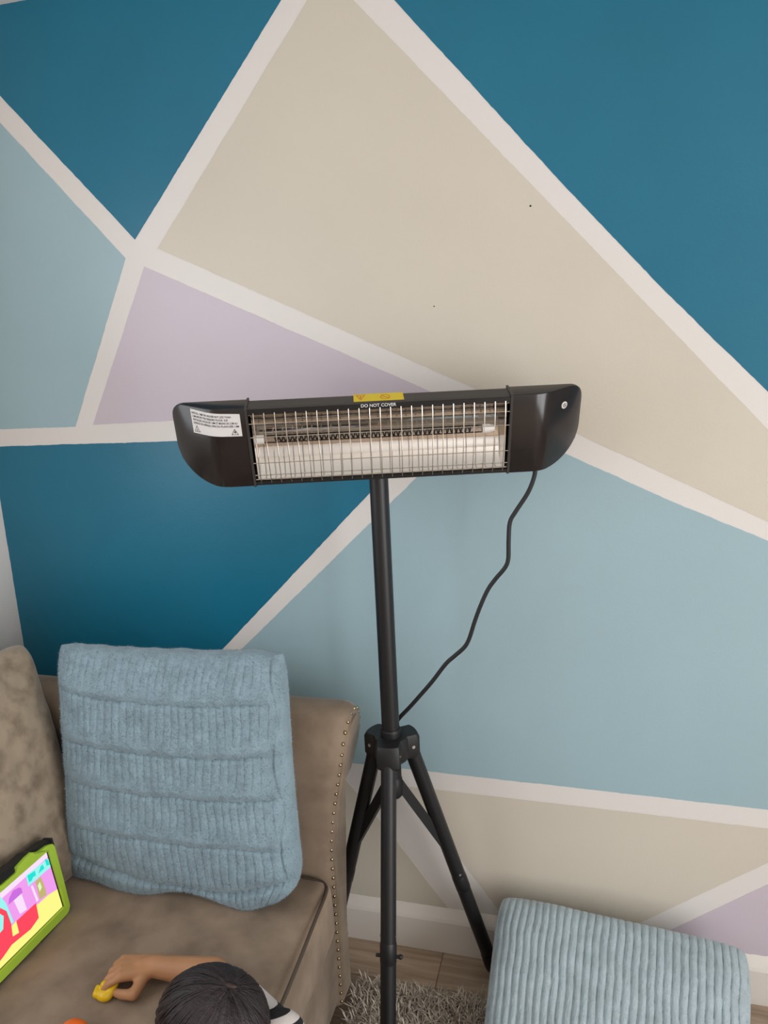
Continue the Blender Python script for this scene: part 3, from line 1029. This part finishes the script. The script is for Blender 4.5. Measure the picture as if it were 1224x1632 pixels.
blue = mk('throw_cushion', place(vs, CL, rx=math.radians(-8.5), ry=math.radians(-2.0), rz=math.radians(-1)), fs, M['plush'], None, smooth=True, loc=CL)
tag(blue, 'light blue ribbed plush cushion leaning upright on the sofa arm', 'cushion')

def fibres(o, count, length, seed):
    """short plush pile standing on the cushion cover: uncountable, one part"""
    me = o.data
    rg = random.Random(seed)
    polys = me.polygons
    vts = me.vertices
    fv, ff = [], []
    n_ = len(polys)
    for _ in range(count):
        p = polys[rg.randrange(n_)]
        w = [rg.random() for _k in p.vertices]
        t_ = sum(w)
        c = V((0, 0, 0))
        for wi, vi in zip(w, p.vertices): c += vts[vi].co * (wi / t_)
        nn = p.normal
        d = (nn + V((rg.gauss(0, .45), rg.gauss(0, .45), rg.gauss(-0.15, .45)))).normalized()
        sd = d.cross(V((rg.gauss(0, 1), rg.gauss(0, 1), rg.gauss(0, 1)))).normalized() * 0.00055
        L = length * rg.uniform(0.6, 1.2)
        b = len(fv)
        fv += [c - sd - nn * 0.0005, c + sd - nn * 0.0005, c + d * L]
        ff.append((b, b + 1, b + 2))
    m2 = bpy.data.meshes.new('plush_pile')
    m2.from_pydata([tuple(v) for v in fv], [], ff)
    m2.materials.append(o.data.materials[0])
    q = bpy.data.objects.new('plush_pile', m2)
    COL.objects.link(q)
    q.parent = o
    q['kind'] = 'stuff'
fibres(blue, 90000, 0.0042, 3)

# crushed velvet pillow against the sofa back
def relief_g(a, b, side):
    cr = 0.0
    if b > 0.5:
        cr += 0.010 * math.sin(a * 10 + 2.2 * math.sin(b * 6)) * (b - 0.5)
    return 0.012 * noise.noise(V((a * 2.2, b * 2.2, 4 + side))) + 0.003 * noise.noise(V((a * 9, b * 9, side))) + cr
def warp_g(p, a, b, side):
    p = p.copy()
    p.y += side * 0.012 * max(0, -b) * (1 - a * a)
    return p
vs, fs = cushion_mesh(0.58, 0.575, 0.155, 90, 90, relief_g, pinch=0.05, power=0.40, warp=warp_g)
GL = V((-1.272, -0.575, 0.682))
grey = mk('throw_pillow', place(vs, GL, rx=math.radians(-15), ry=math.radians(3), rz=math.radians(83)), fs, M['pillow_velvet'], None, smooth=True, loc=GL)
tag(grey, 'brown grey crushed velvet pillow behind the tablet', 'pillow')

# corduroy floor cushion against the wall
def warp_f(p, a, b, side):
    p = p.copy()
    p.x *= 1 - 0.05 * max(0, 0.6 - b)
    return p
def relief_f(a, b, side):
    wob = 0.008 * noise.noise(V((a * 3, b * 3, 8))) + 0.003 * math.sin(b * 14 + a * 9)
    ph = (a + wob) * 33 / 2
    rib = abs(math.sin(math.pi * ph)) ** 0.33 - 0.75
    fuzz = 0.0013 * noise.noise(V((a * 90, b * 90, side))) + 0.006 * noise.noise(V((a * 3, b * 3, 2 + side)))
    return 0.0085 * rib + fuzz
vs, fs = cushion_mesh(0.568, 0.47, 0.150, 420, 110, relief_f, pinch=0.012, power=0.34, corner=0.035, warp=warp_f)
FL = V((0.071, -0.277, 0.116))
fc = mk('floor_cushion', place(vs, FL, rx=math.radians(-63), ry=math.radians(2.2), rz=math.radians(-3)), fs, M['plush2'], None, smooth=True, loc=FL)
tag(fc, 'pale blue corduroy plush cushion lying on floor against baseboard', 'cushion')

fibres(fc, 80000, 0.0042, 5)

# ------------------------------------------------------------------ tablet
TB = V((-1.08, -0.503, 0.413))
tu = V((0, -1, 0))
tv_ = V((-0.025, 0, 0.18)).normalized()
tn = tu.cross(tv_)
if tn.x < 0: tn = -tn
tablet = empty('tablet', TB, 'tablet in lime green and black case playing a cartoon', 'tablet')
def tp(u, v, d=0.0):
    return TB + tu * u + tv_ * v + tn * d
def shear(u, v): return (u, v + 0.055 * u)
W_ = 0.262
outer = [(-0.0075, 0.012), (-0.004, 0.001), (0.006, -0.005), (W_ - 0.012, -0.005), (W_, 0.006), (W_, 0.165), (W_ - 0.01, 0.176), (0.19, 0.182), (0.06, 0.187), (0.045, 0.182), (0.006, 0.179), (-0.008, 0.174), (-0.0125, 0.16), (-0.0105, 0.09)]
mk('case_shell', *prism([shear(*p) for p in outer], tp, -0.026, -0.006), M['rubber'], tablet)
g_out = [(-0.0025, 0.014), (0.004, 0.006), (0.012, 0.003), (W_ - 0.014, 0.003), (W_ - 0.006, 0.01), (W_ - 0.006, 0.162), (W_ - 0.014, 0.170), (0.19, 0.171), (0.102, 0.171), (0.095, 0.1795), (0.068, 0.1835), (0.052, 0.1835), (0.046, 0.1745), (0.01, 0.171), (-0.004, 0.166), (-0.0075, 0.158), (-0.006, 0.09)]
g_in = (0.009, 0.2495, 0.0215, 0.160)
gb = [(g_in[0], g_in[2]), (g_in[1], g_in[2]), (g_in[1], g_in[3]), (g_in[0], g_in[3])]
def framed(outer, inner, d0, d1):
    """outer polygon with a rectangular hole, as a solid"""
    bm = bmesh.new()
    no, ni = len(outer), len(inner)
    res_v, res_f = [], []
    for d in (d0, d1):
        res_v += [tp(*shear(*p), d) for p in outer] + [tp(*shear(*p), d) for p in inner]
    N = no + ni
    # connect each outer edge to nearest inner corner
    near = [min(range(ni), key=lambda k: (outer[i][0] - inner[k][0]) ** 2 + (outer[i][1] - inner[k][1]) ** 2) for i in range(no)]
    for i in range(no):
        j = (i + 1) % no
        a, b = near[i], near[j]
        for base, rev in ((0, False), (N, True)):
            q = [base + i, base + j, base + no + b] + ([base + no + a] if a != b else [])
            res_f.append(tuple(q[::-1] if rev else q))
        res_f.append((i, N + i, N + j, j))
    for k in range(ni):
        l = (k + 1) % ni
        res_f.append((no + k, no + l, N + no + l, N + no + k))
    bm.free()
    return res_v, res_f
mk('case_frame', *framed(g_out, gb, -0.010, 0.002), M['green_case'], tablet)
bez = mk('bezel', *prism([shear(*p) for p in gb], tp, -0.012, -0.004), M['bezel'], tablet)
for (u0, u1, v0, v1) in ((0.10, 0.145, 0.172, 0.189), (-0.0115, -0.006, 0.150, 0.176), (-0.0105, -0.005, 0.098, 0.112), (0.05, 0.09, -0.005, 0.002)):
    mk('case_grip', *prism([shear(u0, v0), shear(u1, v0), shear(u1, v1), shear(u0, v1)], tp, -0.024, -0.002), M['rubber'], tablet)
SC = dict(bg=emit('screen_pink', srgb(242, 160, 240), 1.0), lav=emit('screen_lavender', srgb(252, 226, 252), 1.0), cyan=emit('screen_cyan', srgb(40, 228, 214), 1.0),
          pale=emit('screen_pale_cyan', srgb(160, 246, 240), 1.0), yellow=emit('screen_yellow', srgb(255, 250, 140), 1.0), red=emit('screen_red', srgb(255, 76, 96), 1.0),
          purple=emit('screen_purple', srgb(206, 112, 226), 1.0), olive=emit('screen_olive', srgb(196, 182, 120), 1.0), glow=emit('screen_white', srgb(226, 250, 190), 1.0))
layers = []
def S(poly, m, lv):
    layers.append((poly, m, lv))
S([(0.0125, 0.158), (0.0125, 0.0228), (0.246, 0.0235), (0.246, 0.158)], 'bg', 0)
S([(0.0125, 0.158), (0.0125, 0.145), (0.246, 0.143), (0.246, 0.158)], 'lav', 1)
S([(0.0125, 0.142), (0.0125, 0.121), (0.080, 0.1225), (0.078, 0.147)], 'pale', 2)
S([(0.075, 0.1445), (0.0535, 0.141), (0.0546, 0.130), (0.062, 0.132), (0.068, 0.128), (0.075, 0.129)], 'cyan', 3)
S([(0.0476, 0.1297), (0.037, 0.1395), (0.0306, 0.1396), (0.0292, 0.1293)], 'cyan', 3)
S([(0.0221, 0.1464), (0.0145, 0.1398), (0.013, 0.1272), (0.0223, 0.1303)], 'cyan', 3)
S([(0.0125, 0.066), (0.0125, 0.0228), (0.246, 0.0235), (0.246, 0.06), (0.17, 0.075), (0.1315, 0.080), (0.0675, 0.073), (0.0386, 0.0718)], 'yellow', 1)
S([(0.246, 0.155), (0.1503, 0.1562), (0.1402, 0.131), (0.1356, 0.083), (0.1539, 0.0835), (0.20, 0.085), (0.246, 0.085)], 'pale', 2)
S([(0.0739, 0.079), (0.0777, 0.0461), (0.1042, 0.0398), (0.1549, 0.0455), (0.1806, 0.0387), (0.215, 0.033), (0.235, 0.045), (0.23, 0.078), (0.1627, 0.0875), (0.1533, 0.110), (0.162, 0.124), (0.155, 0.130), (0.144, 0.114), (0.1425, 0.085), (0.1475, 0.0584), (0.1317, 0.0543), (0.1302, 0.08)], 'red', 4)
S([(0.1357, 0.122), (0.1306, 0.1326), (0.1172, 0.1402), (0.1024, 0.1369), (0.0963, 0.131), (0.0974, 0.121)], 'purple', 3)
S([(0.0439, 0.1201), (0.0414, 0.088), (0.0432, 0.0753), (0.0626, 0.0784), (0.0607, 0.1140), (0.0616, 0.1192)], 'olive', 3)
S([(0.0500, 0.112), (0.049, 0.098), (0.057, 0.093), (0.058, 0.108)], 'glow', 4)
S([(0.0690, 0.118), (0.0655, 0.080), (0.0715, 0.079), (0.0745, 0.119)], 'lav', 3)
S([(0.122, 0.121), (0.117, 0.086), (0.0985, 0.083), (0.100, 0.121)], 'lav', 2)
sv, sf, smats, sidx = [], [], list(SC.keys()), []
for poly, m_, lv in layers:
    b = len(sv)
    sv += [tp(*shear(*p), -0.0037 + lv * 0.00012) for p in poly]
    sf.append(tuple(range(b, b + len(poly))))
    sidx.append(smats.index(m_))
scr = mk('screen', sv, sf, [SC[k_] for k_ in smats], tablet)
for p, i in zip(scr.data.polygons, sidx): p.material_index = i
scr['label'] = 'bright cartoon picture in pink yellow and red'

# ------------------------------------------------------------------ rug
rug = tag(mk('rug', *bbox(-0.53, 0.62, -1.75, -0.165, 0.0, 0.012, 0.004), M['rug_base'], None, loc=(0.05, -0.95, 0)), 'shaggy grey beige rug beside the sofa', 'rug')
pv, pf = [], []
def tuft(x, y, n):
    for _ in range(n):
        a = random.uniform(0, 2 * math.pi)
        L = random.uniform(0.022, 0.045)
        lean = random.uniform(0.2, 0.95)
        bx, by = x + random.gauss(0, 0.006), y + random.gauss(0, 0.006)
        dx, dy = math.cos(a), math.sin(a)
        wx, wy = -dy * 0.0016, dx * 0.0016
        b = len(pv)
        for t in (0, 0.45, 0.8):
            h = 0.010 + L * (t - 0.45 * lean * t * t)
            r = L * lean * t * t * 1.1
            k = 1 - 0.4 * t
            pv.append((bx + dx * r - wx * k, by + dy * r - wy * k, h))
            pv.append((bx + dx * r + wx * k, by + dy * r + wy * k, h))
        pv.append((bx + dx * L * lean * 1.2, by + dy * L * lean * 1.2, 0.010 + L * (1 - 0.5 * lean)))
        pf.extend([(b, b + 1, b + 3, b + 2), (b + 2, b + 3, b + 5, b + 4), (b + 4, b + 5, b + 6)])
yy = -0.17
while yy > -1.72:
    st_ = 0.0085 if yy > -0.55 else 0.014
    xx = -0.53
    while xx < 0.62:
        if not (xx > -0.14 and yy > -0.45 and xx < 0.36):
            tuft(xx + random.uniform(-.004, .004), yy + random.uniform(-.004, .004), 3)
        xx += st_
    yy -= st_
org = ORG[rug.name]
me = bpy.data.meshes.new('pile')
me.from_pydata([(a - org.x, b - org.y, c - org.z) for a, b, c in pv], [], pf)
me.materials.append(M['pile'])
po = bpy.data.objects.new('pile', me)
COL.objects.link(po)
po.parent = rug
po['kind'] = 'stuff'

# ------------------------------------------------------------------ child leaning over the seat
PB = V((-0.40, -0.86, 0.0))
def cap(a, b, ra, rb, n=14):
    a, b = V(a), V(b)
    m_ = MB()
    m_.add(tube([a, b], [ra, rb], n)).add(sphere(a, ra)).add(sphere(b, rb))
    return m_.get()
HC = V((-0.587, -0.772, 0.511))       # centre of the skull
neck0 = V((-0.520, -0.80, 0.445))
sh_r, sh_l = V((-0.492, -0.735, 0.457)), V((-0.475, -0.915, 0.418))
chest = V((-0.440, -0.835, 0.375))
pelvis = V((-0.360, -0.87, 0.17))
el_r, wr_r = V((-0.668, -0.622, 0.449)), V((-0.797, -0.628, 0.446))
el_l, wr_l = V((-0.615, -0.955, 0.452)), V((-0.735, -0.900, 0.445))
body = MB()
body.add(cap(pelvis, chest, 0.088, 0.075)).add(cap(sh_r, sh_l, 0.040, 0.040)).add(cap(chest, neck0, 0.06, 0.038)).add(cap(neck0, HC + V((0.02, 0, -0.03)), 0.036, 0.036))
# skull, jaw, nose, ears (facing -x, bent forward)
body.add(sphere(HC, (0.088, 0.073, 0.080), 24, 16))
body.add(cap(HC + V((-0.045, 0, -0.035)), HC + V((-0.055, 0, -0.068)), 0.048, 0.030))
body.add(cap(HC + V((-0.086, 0, -0.018)), HC + V((-0.094, 0, -0.034)), 0.006, 0.010))
for s in (-1, 1):
    body.add(sphere(HC + V((0.002, s * 0.076, -0.022)), (0.016, 0.007, 0.024)))
    body.add(sphere(HC + V((-0.062, s * 0.034, -0.040)), (0.022, 0.020, 0.020)))
# arms
body.add(cap(sh_r, el_r, 0.036, 0.029)).add(cap(el_r, wr_r, 0.029, 0.0195))
body.add(cap(sh_l, el_l, 0.036, 0.029)).add(cap(el_l, wr_l, 0.029, 0.0195))
# legs, kneeling on the rug
for s in (-1, 1):
    hip = pelvis + V((0, s * 0.055, -0.02))
    knee = V((-0.425, pelvis.y + s * 0.075, 0.085))
    ank = V((-0.20, pelvis.y + s * 0.065, 0.062))
    body.add(cap(hip, knee, 0.062, 0.046)).add(cap(knee, ank, 0.046, 0.028)).add(cap(ank, ank + V((0.075, 0, -0.012)), 0.026, 0.018))

def hand(wr, fdir, thumb_side, curl, spread=0.018, hold=None):
    """palm and five bent fingers; palm faces down"""
    m_ = MB()
    f = V(fdir).normalized()
    up = V((0, 0, 1))
    side = V(thumb_side).normalized()
    pc = wr + f * 0.030
    kn = wr + f * 0.055 + up * 0.006
    for s in (-0.020, -0.007, 0.007, 0.020):
        m_.add(cap(wr + side * s * 0.55, kn + side * s, 0.0135, 0.0105, 10))
    m_.add(cap(wr - f * 0.012, wr + f * 0.02, 0.0195, 0.018, 10))
    names = ((0.0235, 0.052, 0.0076), (0.008, 0.058, 0.0080), (-0.008, 0.054, 0.0077), (-0.0225, 0.044, 0.0070))
    for i, (s, L, r) in enumerate(names):
        p0 = kn + side * s
        d = (f + side * s * 5).normalized()
        a1, a2, a3 = curl[i]
        ang = 0.0
        p = p0
        for seg, a in ((0.45, a1), (0.32, a2), (0.23, a3)):
            ang += a
            v = d * math.cos(ang) - up * math.sin(ang)
            q = p + v * L * seg
            m_.add(cap(p, q, r, r * 0.92, 10))
            p = q
            r *= 0.93
    return m_, kn

# right hand: fingers to the left and bent down over the toy, thumb on the near side
fr = V((-0.91, -0.40, 0))
sd_r = V((0.40, -0.91, 0))
hm, knr = hand(wr_r, fr, sd_r, ((0.30, 0.55, 0.5), (0.35, 0.6, 0.5), (0.45, 0.7, 0.5), (0.55, 0.7, 0.5)))
body.add(hm.get())
TOY = V((-0.862, -0.690, 0.428))
th0 = wr_r + fr * 0.012 + sd_r * 0.014 - V((0, 0, 0.004))
th1 = wr_r + fr * 0.028 + sd_r * 0.052 - V((0, 0, 0.010))
th2 = th1 + V((-0.026, 0.000, -0.004))
th3 = th2 + V((-0.014, 0.003, -0.002))
body.add(cap(th0, th1, 0.0125, 0.0105, 10)).add(cap(th1, th2, 0.0102, 0.0092, 10)).add(cap(th2, th3, 0.0090, 0.0078, 10))
# left hand resting on the seat
fl = V((-0.95, 0.30, 0))
sd_l = V((0.30, 0.95, 0))
hm, _ = hand(wr_l, fl, sd_l, ((0.25, 0.3, 0.3),) * 4)
body.add(hm.get())
t0 = wr_l + fl * 0.012 + sd_l * 0.014
body.add(cap(t0, t0 + fl * 0.02 + sd_l * 0.026 - V((0, 0, 0.006)), 0.012, 0.010, 10)).add(cap(t0 + fl * 0.02 + sd_l * 0.026 - V((0, 0, 0.006)), t0 + fl * 0.046 + sd_l * 0.032 - V((0, 0, 0.010)), 0.0095, 0.008, 10))
bvs, bfs = fuse(body.get(), 0.0030, 5)
child = mk('person', bvs, bfs, M['skin'], None, smooth=True, loc=PB)
tag(child, 'dark haired child kneeling by sofa with arm stretched over seat', 'person')
for s in (-1, 1):
    e = HC + V((-0.079, s * 0.030, -0.012))
    ey = mk('eye', *sphere(e, (0.009, 0.0115, 0.0085)), M['eye_white'], child, smooth=True)
    mk('iris', *sphere(e + V((-0.0065, 0, -0.001)), (0.0035, 0.0055, 0.0055)), M['iris'], ey, smooth=True)
    mk('eyebrow', *tube([HC + V((-0.083, s * 0.017, 0.010)), HC + V((-0.084, s * 0.030, 0.013)), HC + V((-0.077, s * 0.045, 0.008))], [0.002, 0.0028, 0.0015], 8), M['hair'], child, smooth=True)
mk('mouth', *tube([HC + V((-0.080, -0.018, -0.060)), HC + V((-0.0875, 0, -0.062)), HC + V((-0.080, 0.018, -0.060))], [0.002, 0.0045, 0.002], 10), M['lips'], child, smooth=True)
# fingernails on the right hand are too small to see from here; hair next
WH = HC + V((0.030, -0.012, 0.080))   # crown of the hair
hvs, hfs = [], []
NU, NV = 120, 44
for j in range(NV + 1):
    tj = j / NV
    for i in range(NU):
        ph = 2 * math.pi * i / NU
        front = max(0, -math.cos(ph))     # facing -x
        low = math.radians(112 - 30 * front ** 1.5)
        th = 0.02 + (low - 0.02) * tj
        d = V((math.sin(th) * math.cos(ph), math.sin(th) * math.sin(ph), math.cos(th)))
        # tilt so that the pole of the hair sits at the crown
        d = Matrix.Rotation(math.radians(24), 3, 'Y') @ d
        strand = 0.0008 * math.sin(ph * 40 + 5 * tj + 2 * noise.noise(V((ph * 3, tj * 2, 1)))) * min(1, tj * 3) + 0.0025 * noise.noise(V((math.cos(ph) * 7, math.sin(ph) * 7, tj * 2.0)))
        r = V((0.094, 0.082, 0.087))
        k_ = 1.0 + 0.05 * tj
        p = HC + V((d.x * r.x, d.y * r.y, d.z * r.z)) * k_ + d * strand
        hvs.append(p)
for j in range(NV):
    for i in range(NU):
        i2 = (i + 1) % NU
        hfs.append((j * NU + i, j * NU + i2, (j + 1) * NU + i2, (j + 1) * NU + i))
hfs.append(tuple(range(NU)))
# inner face of the hair so the shell has thickness
nb = len(hvs)
ring = [HC + (hvs[NV * NU + i] - HC) * 0.86 for i in range(NU)]
hvs += ring
for i in range(NU):
    hfs.append((NV * NU + i, NV * NU + (i + 1) % NU, nb + (i + 1) % NU, nb + i))
hair = mk('hair', hvs, hfs, M['hair'], child, smooth=True)
hair['label'] = 'short dark brown hair'
# loose locks
for q in range(170):
    ph = random.uniform(0, 2 * math.pi)
    pts = []
    for t in np.linspace(0.1, 1.02, 7):
        th = t * math.radians(100 - 22 * max(0, -math.cos(ph)))
        d = Matrix.Rotation(math.radians(24), 3, 'Y') @ V((math.sin(th) * math.cos(ph + 0.25 * t), math.sin(th) * math.sin(ph + 0.25 * t), math.cos(th)))
        pts.append(HC + V((d.x * 0.0938, d.y * 0.0818, d.z * 0.0868)) * (1 + 0.05 * t))
    if q == 0: lm = MB()
    lm.add(tube(pts, [0.0006, 0.0014, 0.0019, 0.002, 0.0018, 0.0014, 0.0005], 5, flat=0.6))
mk('hair_locks', *lm.get(), M['hair'], child, smooth=True)
# scalp showing at the crown
dcr = Matrix.Rotation(math.radians(24), 3, 'Y') @ V((-0.05, 0.05, 1)).normalized()
M['scalp'] = mat('scalp', srgb(66, 48, 42), 0.6, var=0.4, vscale=120)
mk('hair_parting', *sphere(HC + V((dcr.x * 0.094, dcr.y * 0.082, dcr.z * 0.087)) - dcr * 0.0020, (0.017, 0.0045, 0.003), 16, 8), M['scalp'], child, smooth=True)
# shirt: white with black bands round the body
sh = MB()
sh.add(cap(pelvis + V((0, 0, 0.02)), chest, 0.102, 0.086)).add(cap(sh_r + V((0.004, 0, 0)), sh_l, 0.050, 0.050)).add(cap(chest, neck0 + V((0.01, 0, -0.015)), 0.070, 0.044))
sh.add(cap(sh_r, sh_r.lerp(el_r, 0.55), 0.045, 0.041)).add(cap(sh_l, sh_l.lerp(el_l, 0.80), 0.047, 0.043))
svs, sfs = fuse(sh.get(), 0.0042, 4)
def stripe_mat(org_, axis):
    m = mat('striped_jersey', srgb(216, 206, 202), 0.85, bump=0.15, bscale=500)
    nt = m.node_tree
    tc = nt.nodes.new('ShaderNodeTexCoord')
    dp = nt.nodes.new('ShaderNodeVectorMath'); dp.operation = 'DOT_PRODUCT'
    dp.inputs[1].default_value = axis
    ad = nt.nodes.new('ShaderNodeMath'); ad.operation = 'ADD'
    ad.inputs[1].default_value = -V(org_).dot(V(axis))
    mo = nt.nodes.new('ShaderNodeMath'); mo.operation = 'MODULO'; mo.inputs[1].default_value = 0.023
    gt = nt.nodes.new('ShaderNodeMath'); gt.operation = 'LESS_THAN'; gt.inputs[1].default_value = 0.0095
    g0 = nt.nodes.new('ShaderNodeMath'); g0.operation = 'GREATER_THAN'; g0.inputs[1].default_value = 0.0
    mu = nt.nodes.new('ShaderNodeMath'); mu.operation = 'MULTIPLY'
    mx = nt.nodes.new('ShaderNodeMix'); mx.data_type = 'RGBA'
    mx.inputs[6].default_value = srgb(216, 206, 202)
    mx.inputs[7].default_value = srgb(30, 27, 30)
    L = nt.links.new
    L(tc.outputs['Object'], dp.inputs[0]); L(dp.outputs['Value'], ad.inputs[0]); L(ad.outputs[0], mo.inputs[0])
    L(mo.outputs[0], gt.inputs[0]); L(ad.outputs[0], g0.inputs[0]); L(gt.outputs[0], mu.inputs[0]); L(g0.outputs[0], mu.inputs[1])
    L(mu.outputs[0], mx.inputs[0]); L(mx.outputs[2], nt.nodes['Principled BSDF'].inputs['Base Color'])
    return m
ax_ = V((0.30, -0.45, -0.84)).normalized()
M['shirt'] = stripe_mat(V((-0.488, -0.750, 0.482)) - ax_ * 0.036 - PB, tuple(ax_))
shirt = mk('shirt', svs, sfs, M['shirt'], child, smooth=True)
shirt['label'] = 'white shirt with black bands'
tr = MB()
tr.add(cap(pelvis + V((0, -0.03, -0.01)), pelvis + V((0, 0.03, -0.01)), 0.094, 0.094))
for s in (-1, 1):
    hip = pelvis + V((0, s * 0.055, -0.02))
    knee = V((-0.425, pelvis.y + s * 0.075, 0.085))
    ank = V((-0.20, pelvis.y + s * 0.065, 0.062))
    tr.add(cap(hip, knee, 0.070, 0.053)).add(cap(knee, ank.lerp(knee, 0.1), 0.053, 0.036))
tvs, tfs = fuse(tr.get(), 0.006, 4)
mk('trousers', tvs, tfs, M['denim'], child, smooth=True)

# ------------------------------------------------------------------ small toys on the seat
tb = MB()
tb.add(sphere(TOY, (0.017, 0.014, 0.011), 18, 12))
tb.add(cap(TOY + V((0.010, 0.004, 0.004)), TOY + V((0.016, 0.020, 0.012)), 0.009, 0.004))
tb.add(cap(TOY + V((-0.014, -0.004, 0.002)), TOY + V((-0.018, 0.006, 0.006)), 0.008, 0.005))
tb.add(sphere(TOY + V((-0.006, 0.010, 0.010)), 0.008))
vs, fs = fuse(tb.get(), 0.0016, 3)
tag(mk('toy_figure', vs, fs, M['toy_yellow'], None, smooth=True, loc=TOY), 'small yellow plastic toy pinched in the child\'s fingers', 'toy')
OT_ = V((-0.856, -0.785, 0.438))
ob = MB()
ob.add(sphere(OT_, (0.030, 0.024, 0.026), 20, 14)).add(cap(OT_ + V((0.02, -0.012, 0)), OT_ + V((0.05, -0.03, -0.006)), 0.018, 0.012))
vs, fs = fuse(ob.get(), 0.002, 4)
tag(mk('toy_block', vs, fs, M['toy_orange'], None, smooth=True, loc=OT_), 'rounded orange toy at the lower left on the seat', 'toy')
